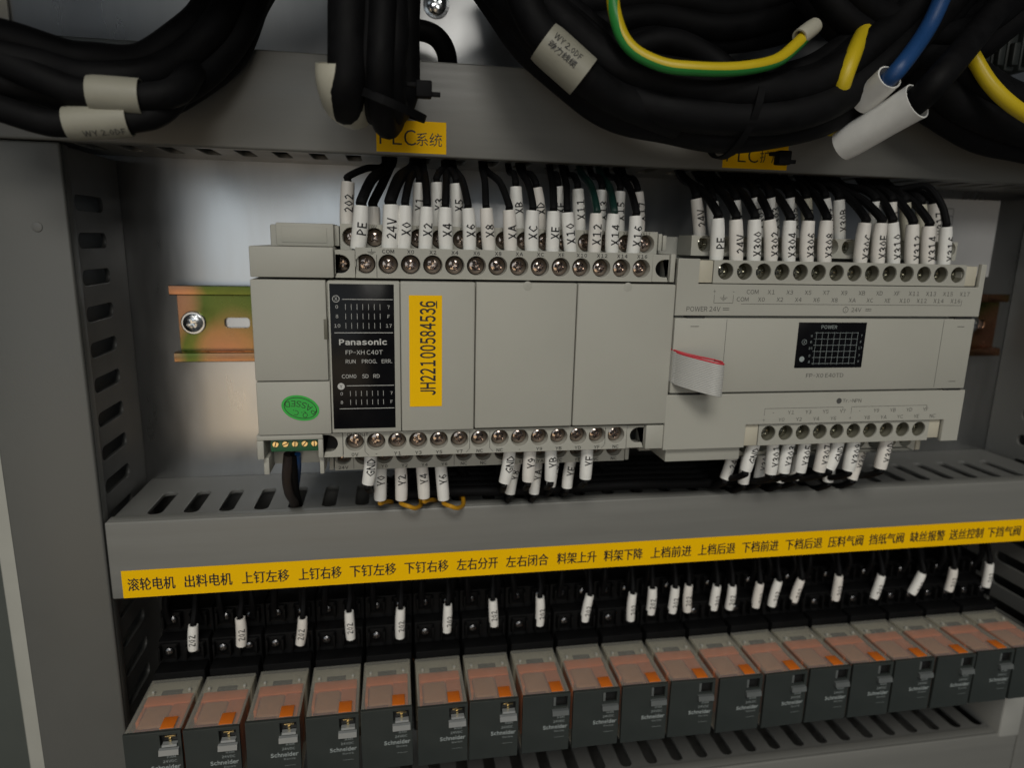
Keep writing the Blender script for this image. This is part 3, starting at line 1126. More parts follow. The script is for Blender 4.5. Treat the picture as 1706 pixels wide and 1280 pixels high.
def sleeve_on(parent, pts, r, text, cap, a0=0.0, material='sleeve', xs=0.9, centre=0.48, barrel=0.12, bold=0.022):
    """printed marker sleeve: open tube with wall thickness, slightly barrelled, lettering wrapped on it"""
    fr = frames(pts)
    k = len(fr)
    n = 20
    seg = np.array([0] + [np.linalg.norm(fr[i + 1][0] - fr[i][0]) for i in range(k - 1)]).cumsum()
    L = seg[-1]
    rf = lambda u: r * (1 - barrel * max(0, u - 0.55) ** 2 * 4.0 - 0.06 * max(0, 0.15 - u) * 6)
    vs, fs = [], []
    rows = [(j, rf(seg[j] / L)) for j in range(k)] + [(k - 1, rf(1) - 0.55), (k - 3, rf(1) - 0.55)]
    rows = [(2, rf(0) - 0.55), (0, rf(0) - 0.55)] + rows
    for j, rr in rows:
        c, t, a, b = fr[j]
        for i in range(n):
            w = 2 * math.pi * i / n
            vs.append(c + (a * math.cos(w) + b * math.sin(w)) * rr)
    for j in range(len(rows) - 1):
        for i in range(n):
            fs.append((j * n + i, j * n + (i + 1) % n, (j + 1) * n + (i + 1) % n, (j + 1) * n + i))
    mb = MB()
    mb.add(vs, fs)
    s = mb.build('marker_sleeve', material, parent, 50)
    if text:
        v, f = text2d(text, cap, xs, bold, 1)
        bm = bmesh.new()
        bv = [bm.verts.new((x, y, 0)) for x, y in v]
        for q in f:
            try:
                bm.faces.new([bv[i] for i in q])
            except ValueError:
                pass
        for q in range(-3, 4):
            bmesh.ops.bisect_plane(bm, geom=bm.verts[:] + bm.edges[:] + bm.faces[:], plane_co=(0, cap * q / 8.0, 0), plane_no=(0, 1, 0))

        def wrap(x, y, z):
            u = min(max(x + L * centre, 0.0), L * 0.999)
            j = min(int(np.searchsorted(seg, u, 'right')) - 1, k - 2)
            h = (u - seg[j]) / (seg[j + 1] - seg[j])
            c = lerp(fr[j][0], fr[j + 1][0], h)
            a = lerp(fr[j][2], fr[j + 1][2], h)
            b = lerp(fr[j][3], fr[j + 1][3], h)
            rr = rf(u / L) + 0.07
            w = a0 * 1.0 + (-y / r)
            # b = t x a ; with t up and a to the viewer b points to +X or -X: resolve sign
            sgn = 1.0 if b[0] > 0 else -1.0
            return tuple(c + (a * math.cos(w) + b * sgn * math.sin(w)) * rr)

        tb_ = MB()
        tb_.frombm(bm, wrap)
        tb_.build('lettering', 'ink', s, 0)
    return s


def wire(label, text, bot, top, r, lead, rad=1.45, tail=None, cap=3.5, a0=0.0, material='cable', sl='sleeve', group=None,
         centre=0.48, up=True, bend=0.9, xs=0.74, insul_name='insulation'):
    """bot, top: ends of the sleeve; lead: where the insulated wire goes from the far end"""
    bot, top = np.array(bot, float), np.array(top, float)
    base = bot if up else top
    t = thing('wire', label, 'wire', tuple(base), group)
    mid = (bot + top) / 2 + np.array([random.uniform(-bend, bend), random.uniform(0, .4), 0])
    pts = [bot * (1 - u) ** 2 + 2 * mid * u * (1 - u) + top * u * u for u in np.linspace(0, 1, 9)]
    if sl == 'sleeve':
        sl = random.choice(('sleeve', 'sleeve', 'sleeve_warm'))
    sleeve_on(t, pts, r * random.uniform(0.96, 1.04), text, cap, a0, sl, xs, centre)
    ax = (top - bot) / np.linalg.norm(top - bot)
    if up:
        q = [bot - ax * 1.0, bot + (top - bot) * .5, top, top + ax * 2.0] + [np.array(p, float) for p in lead]
    else:
        q = [top + ax * 1.0, top + (bot - top) * .5, bot, bot - ax * 2.0] + [np.array(p, float) for p in lead]
    mb = MB()
    mb.tube(smooth(q, 6), rad, 10)
    mb.build(insul_name, material, t)
    return t


DF, DB = 71.0, 59.5
G1 = 'marked wires along the top of the large controller'
# (text, bottom x, top x, top y, exit x, exit y, material, radius)
front = [('PE', 596, 602, 343, 652, 262, 'cable', 2.0), ('24V', 648.5, 651, 341, 690, 266, 'cable', 2.3), ('X0', 672.5, 675, 343, 697, 268, 'cable', 1.5),
         ('X2', 708, 711, 345, 705, 268, 'cable', 1.5), ('X4', 743.5, 742.5, 346, 744, 272, 'cable', 1.45), ('X6', 782, 779.5, 347, 755, 274, 'cable', 1.45),
         ('X8', 815, 810, 347, 803, 274, 'cable', 1.4), ('XA', 850.5, 848, 350, 808, 274, 'cable', 1.4), ('XC', 886, 887.5, 351, 866, 278, 'cable', 1.4),
         ('XE', 920, 922, 352, 917, 280, 'cable', 1.5), ('X10', 951, 945.5, 354, 938, 280, 'cable', 1.4), ('X12', 989.5, 993.5, 356, 968, 282, 'greenwire', 1.5),
         ('X14', 1019.5, 1022.5, 357, 1000, 283, 'greenwire', 1.5), ('X16', 1053.5, 1059, 360, 1030, 284, 'cable', 1.5)]
for s_, bx, tx, ty, xx, xy, m_, rr in front:
    b = P(bx, 418, DF)
    b[2] = 36.3
    tp = P(tx, ty, DF)
    e = P(xx, xy, 42)
    e2 = e + np.array([0, -8, 9.0])
    e[2] = min(e[2], 70)
    mid = (tp + e) / 2 + np.array([(tp[0] - e[0]) * .12, 4, 2])
    wire('%s wire in white sleeve marked %s, front row above the large controller' % ('dark green' if m_ == 'greenwire' else 'black', s_), s_, b, tp,
         3.05 if s_ == 'PE' or s_ == '24V' else 2.65, [mid, e, e2], rr, cap=3.5, a0=random.uniform(0.05, 0.3), material=m_, group=G1)
back = [('202', 577.5, 580, 303, 640, 262, 'cable'), ('X1', 694, 698, 305, 690, 268, 'cable'), ('X3', 727, 727.5, 304, 740, 270, 'cable'),
        ('X5', 760, 759.5, 306, 742, 272, 'cable'), ('XB', 866, 859.5, 311, 848, 276, 'cable'), ('XD', 900, 893.5, 313, 872, 278, 'cable'),
        ('XF', 931, 929.5, 311, 918, 278, 'cable'), ('X11', 966.5, 962.5, 315, 944, 280, 'cable'), ('X13', 1000, 1002.5, 317, 985, 282, 'cable'),
        ('X15', 1032, 1033, 319, 1012, 282, 'cable'), ('X17', 1064, 1062, 320, 1040, 284, 'cable')]
for s_, bx, tx, ty, xx, xy, m_ in back:
    b = P(bx, 375, DB)
    b[2] = 44.6
    tp = P(tx, ty, DB)
    e = P(xx, xy, 38)
    e2 = e + np.array([0, -8, 9.0])
    e[2] = min(e[2], 70)
    mid = (tp + e) / 2 + np.array([0, 3, 1.5])
    wire('black wire in white sleeve marked %s, back row above the large controller' % s_, s_, b, tp, 2.6, [mid, e, e2], 1.35, cap=3.3,
         a0=random.uniform(0.05, 0.35), material=m_, group=G1, centre=0.52)
# plain thick wire beside PE, dark sleeve behind
b = P(622, 385, DB); b[2] = 44
tp = P(622, 345, DB)
wire('black wire in unmarked white sleeve hidden behind the PE sleeve', '', b, tp, 2.5, [P(640, 300, 50), P(655, 262, 40), P(655, 262, 40) + np.array([0, -8, 9])], 1.8, material='cable', group=G1)

G2 = 'marked wires along the top of the expansion unit'
ex_front = [('PE', 1193, 1195.5, 364, 1138, 282), ('24V', 1226.5, 1226, 366, 1175, 286), ('X300', 1255.5, 1257, 366, 1210, 290), ('X302', 1284, 1281.5, 366, 1240, 292),
            ('X304', 1314.5, 1316, 368, 1262, 292), ('X306', 1344.5, 1347, 368, 1296, 294), ('X308', 1374, 1377, 368, 1336, 294), ('X30C', 1433.5, 1441, 372, 1376, 294),
            ('X30E', 1463, 1467.5, 372, 1384, 294), ('X310', 1489.5, 1486.5, 371, 1444, 296), ('X312', 1519.5, 1520.5, 374, 1462, 298), ('X314', 1546.5, 1547.5, 377, 1480, 300)]
for s_, bx, tx, ty, xx, xy in ex_front:
    b = P(bx, 432, 72)
    b[2] = 34.6
    tp = P(tx, ty, 72)
    e = P(xx, xy, 44)
    e2 = e + np.array([-3, -8, 9.0])
    e[2] = min(e[2], 70)
    mid = (tp + e) / 2 + np.array([(tp[0] - e[0]) * .16, 3, 1.0])
    wire('black wire in white sleeve marked %s, front row above the expansion unit' % s_, s_, b, tp, 2.75, [mid, e, e2], 1.75, cap=3.5,
         a0=random.uniform(0.05, 0.3), group=G2, centre=0.42)
b = P(1573, 432, 72); b[2] = 34.6
tp = P(1576, 378, 72)
wire('black wire arching over to a white sleeve marked X316, last of the front row', 'X316', b, tp, 2.75,
     [P(1568, 340, 68), P(1545, 311, 62), P(1515, 312, 56), P(1480, 318, 50), P(1462, 300, 42), P(1460, 298, 34) + np.array([0, 0, 9])], 1.5, cap=3.5, a0=0.35, group=G2, centre=0.42)
ex_back = [('24V', 1166, 1160, 331, 1136, 284), ('202', 1192, 1187, 336, 1165, 288), ('0V', 1229, 1225.5, 334, 1190, 290), ('X301', 1264, 1258, 329, 1225, 290), ('X303', 1289, 1283, 330, 1255, 292),
           ('X305', 1322, 1315.5, 330, 1280, 292), ('X307', 1349, 1343, 331, 1312, 294), ('X309', 1379, 1374.5, 331, 1345, 294), ('X30B', 1400, 1397.5, 333, 1360, 294),
           ('X30F', 1461, 1457.5, 336, 1400, 296), ('X311', 1488, 1485.5, 337, 1440, 298), ('X313', 1514, 1508, 338, 1455, 298), ('X315', 1540, 1534.5, 341, 1475, 300), ('X317', 1563, 1554, 339, 1470, 300)]
for s_, bx, tx, ty, xx, xy in ex_back:
    b = P(bx, 392, DB + 1)
    b[2] = 43.8
    tp = P(tx, ty, DB + 1)
    e = P(xx, xy, 40)
    e2 = e + np.array([-3, -8, 9.0])
    e[2] = min(e[2], 70)
    mid = (tp + e) / 2 + np.array([(tp[0] - e[0]) * .12, 3, 1.2])
    cr = s_ in ('X307', 'X313', 'X315')
    wire('black wire in %s sleeve marked %s, back row above the expansion unit' % ('yellowed' if cr else 'white', s_), s_, b, tp, 2.55, [mid, e, e2], 1.7, cap=3.3,
         a0=random.uniform(0.05, 0.3), group=G2, sl='sleeve_cream' if cr else 'sleeve', centre=0.5)

G3 = 'marked wires under the large controller'
DUC = np.array([0, 0, -83.0])


def down(bx, by, tx, D, ztop, s_, label, r=2.6, material='cable', lead=None, rad=1.3, group=G3, a0=0.15, cap=3.3, sl='sleeve', centre=0.55, dx=3.0):
    tp = P(tx, by - 50, D)
    tp[2] = ztop
    b = P(bx, by, D)
    if lead is None:
        lead = [np.array([b[0] + dx * .3, D - 12, b[2] - 8]), np.array([b[0] + dx, 33, -72]), np.array([b[0] + dx, 32, -84])]
    return wire(label, s_, b, tp, r, lead, rad, cap=cap, a0=a0, material=material, group=group, up=False, sl=sl, centre=centre)


down(613, 806, 617.5, 71, -42, 'GND', 'black wire in white sleeve marked GND, front left under the large controller')
for s_, bx, by, tx in (('Y0', 633.5, 832, 635), ('Y2', 668.5, 832, 666.5), ('Y4', 706.5, 829, 701.5), ('Y6', 739, 832, 733)):
    b = P(bx, by, 59)
    lead = [P(bx + 12, by + 12, 62), P(bx + 24, by + 15, 60), P(bx + 33, by + 8, 52), P(bx + 30, by - 12, 40), np.array([P(bx + 30, by - 12, 36)[0], 32, -86])]
    if s_ in ('Y0', 'Y4'):
        lead = [P(bx + 7, by + 5, 56), P(bx + 20, by + 6, 44), np.array([P(bx + 24, by, 36)[0], 32, -86])]
    down(bx, by, tx, 59, -51, s_, 'orange wire in white sleeve marked %s, under the left half of the large controller' % s_, material='orange_wire', lead=lead, rad=0.95)
down(840.5, 804, 849.5, 71, -42, 'GND', 'black wire in white sleeve marked GND, front middle under the large controller')
down(880, 801, 884, 71, -42, 'Y9', 'black wire in white sleeve marked Y9 under the large controller')
down(917, 800, 917, 71, -42, 'YB', 'black wire in white sleeve marked YB under the large controller')
down(975, 797, 978.5, 71, -42, 'YF', 'black wire in white sleeve marked YF under the large controller')
down(849.5, 822, 862, 59, -51, 'Y8', 'black wire in white sleeve marked Y8, behind the middle GND sleeve', 2.4)
down(889.5, 822, 896, 59, -51, 'YA', 'black wire in white sleeve marked YA, behind the Y9 sleeve', 2.4)
down(917.5, 810, 925, 59, -51, 'YC', 'black wire in white sleeve, mostly hidden behind the YB sleeve', 2.2)
down(944.5, 812, 953, 59, -51, 'YE', 'black wire in tilted white sleeve marked YE, between the YB and YF sleeves', 2.4)
G4 = 'marked wires under the expansion unit'
kw = dict(group=G4, r=2.75, cap=3.3, a0=0.15, rad=1.5, dx=-4)
down(1242, 784, 1259, 72, -42.6, 'GND', 'black wire in tilted white sleeve marked GND, leftmost under the expansion unit', **kw)
for s_, bx, by, tx in (('Y301', 1283.5, 789, 1287.5), ('Y303', 1305, 787, 1316.5), ('Y305', 1332, 786, 1342), ('Y307', 1364, 785, 1372.5)):
    down(bx, by, tx, 72, -42.6, s_, 'black wire in white sleeve marked %s under the expansion unit' % s_, **kw)
down(1381, 781, 1398, 72, -42.6, 'GND', 'black wire in tilted white sleeve marked GND, right of the Y307 sleeve', **kw)
down(1413, 783, 1423.5, 72, -42.6, 'Y309', 'black wire in white sleeve marked Y309 under the expansion unit', **kw)
down(1466, 780, 1478.5, 72, -42.6, 'Y30D', 'black wire in white sleeve marked Y30D, rightmost under the expansion unit', **kw)
kw = dict(group=G4, r=2.5, cap=3.1, a0=0.15, rad=1.5, dx=-4)
down(1207, 798, 1224.5, 60, -48, '24V', 'black wire in strongly tilted white sleeve marked 24V, leftmost under the expansion unit', **kw)
down(1238, 805, 1248, 60, -48, 'Y', 'black wire in white sleeve behind the left GND sleeve of the expansion unit', **kw)
down(1263, 800, 1272, 60, -48, 'Y300', 'black wire in white sleeve half hidden between the left GND and Y301 sleeves', **kw)
down(1298, 803, 1309, 60, -48, 'Y302', 'black wire in white sleeve peeping out below the Y303 sleeve', **kw)
down(1322, 798, 1332, 60, -48, '', 'black wire in white sleeve peeping out left of the Y305 sleeve tip', **kw)
down(1379, 802, 1386, 60, -48, 'Y308', 'black wire in white sleeve hanging below the right GND sleeve', **kw)
down(1419, 798, 1440, 60, -48, 'Y30C', 'black wire in tilted white sleeve marked Y30C, behind the Y309 sleeve', **kw)

# wires of the serial port: thick dark twisted pair and a blue one
for label, m_, pts, rad in (
        ('thick brown black cable hanging from the green plug of the large controller', 'brown', [P(481, 757, 68), P(479, 778, 66), P(478, 800, 60), P(482, 822, 52), P(490, 838, 44), P(492, 838, 36) + np.array([0, 0, -8])], 2.0),
        ('black wire beside the brown cable under the green plug', 'cable', [P(490, 757, 68), P(489, 778, 65), P(490, 800, 58), P(493, 822, 48), P(497, 836, 40), P(498, 836, 34) + np.array([0, 0, -8])], 1.6),
        ('blue wire hanging from the green plug of the large controller', 'blue', [P(496, 757, 68), P(497, 775, 64), P(496, 795, 52), P(494, 815, 40), P(494, 815, 34) + np.array([0, 0, -9])], 1.2)):
    t = thing('wire', label, 'wire', tuple(pts[0]), 'loose wires under the green plug')
    mb = MB()
    mb.tube(smooth(pts, 6), rad, 12)
    mb.build('insulation', m_, t)

# loose black wires lying on top of the middle duct under the controllers
for i in range(9):
    x = -58 + 13.0 * i + random.uniform(-3, 3)
    pts = [np.array(q) for q in ((x, 50, -46), (x + random.uniform(-4, 4), 44, -60), (x + random.uniform(-3, 9), 34, -69), (x + 12 + random.uniform(-4, 4), 30, -72.5), (x + 20, 28, -82))]
    t = thing('wire', '%s plain black wire from the left in the shadow under the large controller' % ('first', 'second', 'third', 'fourth', 'fifth', 'sixth', 'seventh', 'eighth', 'ninth')[i], 'wire', tuple(pts[0]), 'plain black wires in the shadow under the large controller')
    mb = MB()
    mb.tube(smooth(pts, 6), 1.5, 8)
    mb.build('insulation', 'cable', t)

# ------------------------------------------------------------------ relays and sockets
PITCH = 23.195
X0 = -159.85
ZT, ZB = -155.7, -184.5
ORD = ['first', 'second', 'third', 'fourth', 'fifth', 'sixth', 'seventh', 'eighth', 'ninth', 'tenth', 'eleventh', 'twelfth', 'thirteenth', 'fourteenth',
       'fifteenth', 'sixteenth', 'seventeenth', 'eighteenth', 'nineteenth']
din_rail('low mounting rail hidden behind the black relay sockets', -160, 286, -170.0, (), slot0=20)


def copy_tree(o, parent=None):
    c = o.copy()
    COL.objects.link(c)
    if parent is not None:
        c.parent = parent
    for ch in list(o.children):
        copy_tree(ch, c)
    return c


def make_socket():
    t = thing('relay_socket', 'black relay socket', 'relay socket', (0, 7.5, -170), 'black sockets carrying the relays')
    mb = MB()
    mb.box(0.2, 22.9, 7.6, 26, -209, -131, 0.6)
    mb.box(0.6, 22.5, 26, 34, -200, -142, 0.6)
    mb.box(0.9, 22.2, 34, 42.3, -188, -152.5, 0.6)
    mb.build('socket_body', 'socket', t)
    mb = MB()
    for x in (5.8, 17.2):
        for zb, d in ((-142.0, 34.0), (-131, 26.0)):
            mb.box(x - 4.2, x + 4.2, d - 7, d + 1.2, zb - 8.2, zb - 0.8, 0.5)
            mb.box(x - 4.0, x - 3.1, d + 1.0, d + 4.2, zb - 7.8, zb - 1.0, 0.25)
            mb.box(x + 3.1, x + 4.0, d + 1.0, d + 4.2, zb - 7.8, zb - 1.0, 0.25)
    mb.build('terminal_shroud', 'socket', t)
    for x in (5.8, 17.2):
        for zb, d in ((-146.2, 35.2), (-135.2, 27.2)):
            put_screw(t, x, d + 0.6, zb, 2.0, 1.1, 'socketscrew')
    return t


def make_relay(shiny=True):
    t = thing('plug_in_relay', 'clear topped relay', 'relay', (0, 42, -170), 'clear relays with dark grey fronts in the bottom row')
    w = 21.6
    # clear case: five thin walls
    mb = MB()
    d0, d1 = 42.9, 76.0
    mb.box(0.2, w - .2, d0, d1, ZT - 0.9, ZT, 0.3)
    mb.box(0.2, w - .2, d0, d1, ZB, ZB + 0.9, 0.3)
    mb.box(0.2, 1.1, d0, d1, ZB + 0.95, ZT - 0.95, 0.0)
    mb.box(w - 1.1, w - .2, d0, d1, ZB + 0.95, ZT - 0.95, 0.0)
    mb.build('clear_case', 'case', t)
    mb = MB()
    mb.box(0.4, w - .4, d0 + .1, d0 + 8.6, ZB + 1.2, ZT - 1.4, 0.5)
    mb.build('contact_base', 'contactbase', t)
    mb = MB()
    mb.box(6.6, 15.0, d0 + 6.4, d0 + 9.2, ZT - 2.6, ZT - 1.0, 0.3)
    mb.build('contact_slot', 'relaydark', t)
    for x in (3.4, w - 3.4):
        mb = MB()
        mb.box(x - 0.6, x + 0.6, d0 + 7.6, d0 + 9.2, ZT - 2.4, ZT + 0.35, 0.4)
        mb.build('contact_pin', 'contactbase', t)  # glints on the metal pins painted as a pale material
    mb = MB()
    mb.box(1.5, w - 1.5, d0 + 9.4, d0 + 15.2, ZB + 2, ZT - 1.3, 0.3)
    mb.box(13.5, w - 1.6, d0 + 15.25, d1 - 1.0, ZB + 2, ZT - 1.6, 0.3)
    mb.box(1.4, 2.7, d0 + 15.25, d1 - 8.0, ZB + 2, ZT - 1.8, 0.3)
    mb.build('coil_frame', 'salmon', t)
    mb = MB()
    mb.box(2.9, 13.4, d0 + 15.4, d1 - 4.0, ZB + 4, ZT - 1.5, 1.2, 3)
    mb.build('coil', 'coil', t)
    mb = MB()
    mb.box(2.4, 11.5, d1 - 4.8, d1 - 0.8, ZB + 4, ZT - 2.2, 0.3)
    mb.build('yoke', 'coilred', t)
    mb = MB()
    mb.box(w - 8.4, w - 3.0, d1 - 7.0, d1 - 0.3, ZT - 0.2, ZT + 0.35, 0.2)
    mb.build('orange_tab', 'orange', t)
    # dark grey front
    mb = MB()
    outer = [(0, ZB), (w, ZB), (w, ZT), (0, ZT)]
    hole = [(13.6, ZT - 1.5), (w - 1.4, ZT - 1.5), (w - 1.4, ZT - 6.6), (13.6, ZT - 6.6)]
    holed(mb, outer, [hole[::-1]], 1.6, lambda u, v, q: (u, 76.85 + q, v), 0.25)
    mb.build('front_plate', 'relaygrey', t)
    mb = MB()
    mb.box(13.4, w - 1.2, 74.2, 76.0, ZT - 6.8, ZT - 1.3, 0.1)
    wn = mb.build('indicator_window', 'relaydark', t)
    if shiny:
        mb = MB()
        mb.box(15.0, 19.2, 76.05, 76.5, ZT - 3.6, ZT - 2.9, 0.1)
        mb.box(16.6, 17.6, 76.05, 76.7, ZT - 5.6, ZT - 3.65, 0.1)
        mb.build('indicator_contact', 'brass', wn)
    mb = MB()
    if shiny:
        mb.prism([(76.2, ZT - 5.6), (78.3, ZT - 5.6), (78.6, ZT - 6.4), (76.2, ZT - 6.4)], 'X', 14.4, w - 1.6)
    else:
        mb.box(13.9, 15.0, 76.2, 77.3, ZT - 6.2, ZT - 1.9, 0.1)
    mb.prism([(77.7, ZT - 7.3), (79.0, ZT - 7.5), (79.6, ZT - 9.6), (77.7, ZT - 9.8)], 'X', 13.2, w - 0.9)
    mb.build('test_lever', 'relaylever' if shiny else 'leverdull', t)
    tx = MB()
    put(tx, 'RXM', w - 4.2, ZT - 11.6, 77.72, 1.15)
    put(tx, '24VDC', w - 4.9, ZT - 13.7, 77.72, 1.15)
    tx.rect(w - 6.8, w - 2.4, ZT - 21.8, ZT - 21.7, 77.72)
    tx.build('small_print', 'inkrelay', t)
    tx = MB()
    put(tx, 'Schneider', w - 6.6, ZT - 16.4, 77.72, 1.75, bold=0.03, width=11.2)
    put(tx, 'Electric', w - 4.6, ZT - 18.6, 77.72, 0.8)
    tx.build('lettering', 'inkrelay', t)
    return t


sock, rel, rel_dull = make_socket(), make_relay(), make_relay(False)
for i, (wd_, a, b, y) in enumerate(WORDS):
    last = i == len(WORDS) - 1
    s = sock if i == 0 else copy_tree(sock)
    r_ = (rel if i == 0 else rel_dull if i == 7 else copy_tree(rel if i < 7 else rel_dull))
    x = X0 + PITCH * i
    s.location = W(x, 7.5, -170)
    r_.location = W(x + random.uniform(-.25, .25), 42 + random.uniform(-.5, .5), -170)
    r_.rotation_euler = (random.uniform(-.012, .012), random.uniform(-.012, .012), random.uniform(-.015, .015))
    place = 'leftmost' if i == 0 else ('rightmost' if last else ORD[i] + ' from the left')
    s['label'] = 'black socket with steel screws holding the %s relay under the words %s' % ('leftmost' if i == 0 else 'rightmost' if last else ORD[i], wd_)
    r_['label'] = 'clear topped orange and grey relay, %s, under the words %s' % (place, wd_)

# white 202 sleeves on the relay wires
rs = [(322, 1040, 1082, 0), (401, 1028, 1075, -2), (502, 1028, 1073, 4), (583, 1017, 1064, -3), (667, 1012, 1062, 1), (745, 1006, 1052, 2), (822, 998, 1042, -2),
      (899, 993, 1041, 1), (978, 990, 1034, 9), (1052, 987, 1033, 4), (1085, 978, 1022, 4), (1122, 977, 1020, 6), (1146, 973, 1018, 3), (1191, 974, 1015, 7),
      (1217, 974, 1014, 6), (1262, 970, 1011, 8), (1291, 966, 1009, 12), (1328, 964, 1002, 13), (1394, 957, 999, 7), (1462, 957, 996, 13), (1527, 953, 989, 18),
      (1584, 946, 984, 9), (1645, 937, 977, 7)]
NB = [WORDS[i][0] for i in range(19)]
xsr = [X0 + PITCH * i + 11 for i in range(19)]
for k, (x, y0, y1, tilt) in enumerate(rs):
    D = 36.5
    tp = P(x + tilt * .5, y0 + 2, D)
    b = P(x - tilt * .5, y1, D)
    lead = [tp + np.array([0.5, -3, 8.0]), np.array([tp[0] + random.uniform(-2, 2), 26, -108]), np.array([tp[0], 24, -100])]
    j = int(np.argmin([abs(q - b[0]) for q in xsr]))
    nth = '%s white sleeve from the left in the row above the relays' % (ORD[k] if k < 19 else ('twentieth', 'twenty-first', 'twenty-second', 'last')[k - 19])
    wire('black wire marked 202, %s' % nth, '202', b, tp, 2.35, lead, 1.3, cap=2.8, a0=random.uniform(-.1, .6), group='relay wires marked 202', centre=0.45)

# other black wires running from the sockets up into the duct
for i in range(19):
    t = None
    for q, (dx, d) in enumerate(((4.5, 24), (18.0, 25))):
        x = X0 + PITCH * i + dx
        pts = [np.array(p_) for p_ in ((x, 28, -136), (x + random.uniform(-1, 1), d + 6, -126), (x + random.uniform(-3, 3), d, -114), (x + random.uniform(-3, 3), d - 2, -100))]
        t = thing('wire', 'plain black wire rising from the %s socket of the %s relay into the duct' % (('left half of the', 'right half of the')[q].replace(' of the', ''), 'leftmost' if i == 0 else 'rightmost' if i == 18 else ORD[i]), 'wire', tuple(pts[0]), 'plain black wires between the sockets and the duct')
        mb = MB()
        mb.tube(smooth(pts, 5), 1.5, 8)
        mb.build('insulation', 'cable', t)

# ------------------------------------------------------------------ hanging cables in front of the top duct
def bundle(label, path, rads, cat='cable bundle', twist=0.6, core='cable', n=12, grp=None):
    """several black cables lying together: each is one tube along the same course"""
    pts = smooth([q if isinstance(q, np.ndarray) else P(*q) for q in path], 8)
    t = thing('cable_bundle', label, cat, tuple(pts[0]), grp)
    fr = frames(pts)
    K = len(fr)
    for (rad, off, ang) in rads:
        mb = MB()
        line = []
        for j, (c, tt, a, b) in enumerate(fr):
            w = R(ang) + twist * j / K
            line.append(c + (a * math.cos(w) + b * math.sin(w)) * (off + 0.4 * math.sin(j * .5 + ang)))
        mb.tube(line, rad, n)
        mb.build('black_cable', core, t)
    return t


def six(r, off, c=None):
    return ([(c, 0, 0)] if c else []) + [(r, off, a) for a in (0, 60, 120, 180, 240, 300)]


bundle('thick bundle of black cables sagging across the top left corner', [(430, -90, 52), (398, -20, 58), (352, 70, 66), (262, 132, 74), (160, 140, 80), (70, 118, 84), (-30, 92, 86), (-120, 70, 86)],
       six(5.2, 7.0, 4.5))
bundle('black cables hanging from the top, left of the yellow label, tied at their lower loop', [(640, -110, 96), (638, 20, 98), (634, 110, 98), (636, 172, 90), (650, 182, 74), (664, 120, 66), (664, -20, 60), (664, -100, 58)],
       [(4.6, 3.4, 90), (4.6, 3.4, 270), (4.2, 4.6, 0), (4.2, 4.6, 180)], twist=0.0)
b1 = thing('cable', 'single black cable hanging at the left of the middle bundle, ending in a white sleeve', 'cable', tuple(P(578, 0, 98)))
mb = MB()
mb.tube(smooth([P(582, -110, 98), P(580, 20, 99), P(579, 110, 99), P(576, 150, 97), P(577, 176, 88), P(585, 160, 76), P(596, 60, 66), P(600, -80, 60)], 8), 6.2, 16)
mb.build('black_cable', 'cable', b1)
sp_ = smooth([P(566, 104, 97), P(570, 140, 95), P(577, 165, 89), P(590, 176, 80)], 5)
sleeve_on(b1, sp_, 8.0, '', 3, 0, 'sleeve_cream', barrel=0.02)
# zip tie round the middle bundle
def zip_tie(label, centre, ax, rx, ry, head, loc):
    t = thing('cable_tie', label, 'cable tie', tuple(loc))
    pts = []
    ax = np.array(ax, float) / np.linalg.norm(ax)
    u = np.array([0, 1.0, 0]) - ax * ax[1]
    u = u / np.linalg.norm(u)
    v = np.cross(ax, u)
    for i in range(41):
        a = 2 * math.pi * i / 40
        pts.append(np.array(centre) + u * rx * math.cos(a) + v * ry * math.sin(a))
    mb = MB()
    vs, fs = [], []
    for p in pts:
        d = p - np.array(centre)
        d = d / np.linalg.norm(d)
        for q, e in ((-1.3, 0), (1.3, 0), (1.3, .8), (-1.3, .8)):
            vs.append(p + ax * q + d * e)
    for i in range(40):
        for k in range(4):
            fs.append((i * 4 + k, i * 4 + (k + 1) % 4, (i + 1) * 4 + (k + 1) % 4, (i + 1) * 4 + k))
    mb.add(vs, fs)
    mb.build('strap', 'cable', t)
    mb = MB()
    h = np.array(head, float)
    mb.box(h[0] - 2.6, h[0] + 2.6, h[1] - 2.2, h[1] + 2.2, h[2] - 2.6, h[2] + 2.6, 0.5)
    mb.box(h[0] + 2.4, h[0] + 5.4, h[1] - .8, h[1] + .8, h[2] - 2.0, h[2] - .6, 0.2)
    mb.box(h[0] - 5.6, h[0] - 2.4, h[1] - .8, h[1] + .8, h[2] + .6, h[2] + 2.0, 0.2)
    mb.build('head', 'cable', t)
    return t


zip_tie('black cable tie round the middle hanging cables, its square head to the right', P(645, 172, 84), (0.35, 0.15, 1), 19, 13.0, P(706, 149, 94), P(645, 172, 84))
bundle('heavy bundle of black cables looping down at the upper right', [(800, -110, 66), (858, -20, 72), (930, 66, 80), (1020, 138, 86), (1120, 170, 90), (1235, 184, 92), (1345, 166, 92), (1440, 104, 88), (1530, 20, 84), (1620, -90, 80)],
       six(6.0, 8.6, 6.0) + [(4.6, 8, 30), (4.6, 8, 210)])
bundle('black cables bulging along the upper edge behind the yellow green wire', [(960, 150, 66), (1040, 92, 70), (1110, 78, 72), (1180, 110, 74), (1230, 170, 76)], [(4.5, 4.2, 0), (4.5, 4.2, 120), (4.5, 4.2, 240)])
bundle('heavy bundle of black cables running off the right edge', [(1440, -40, 70), (1500, 60, 74), (1570, 140, 76), (1640, 186, 76), (1730, 214, 74), (1830, 240, 70)], six(6.2, 9.0, 6.0))
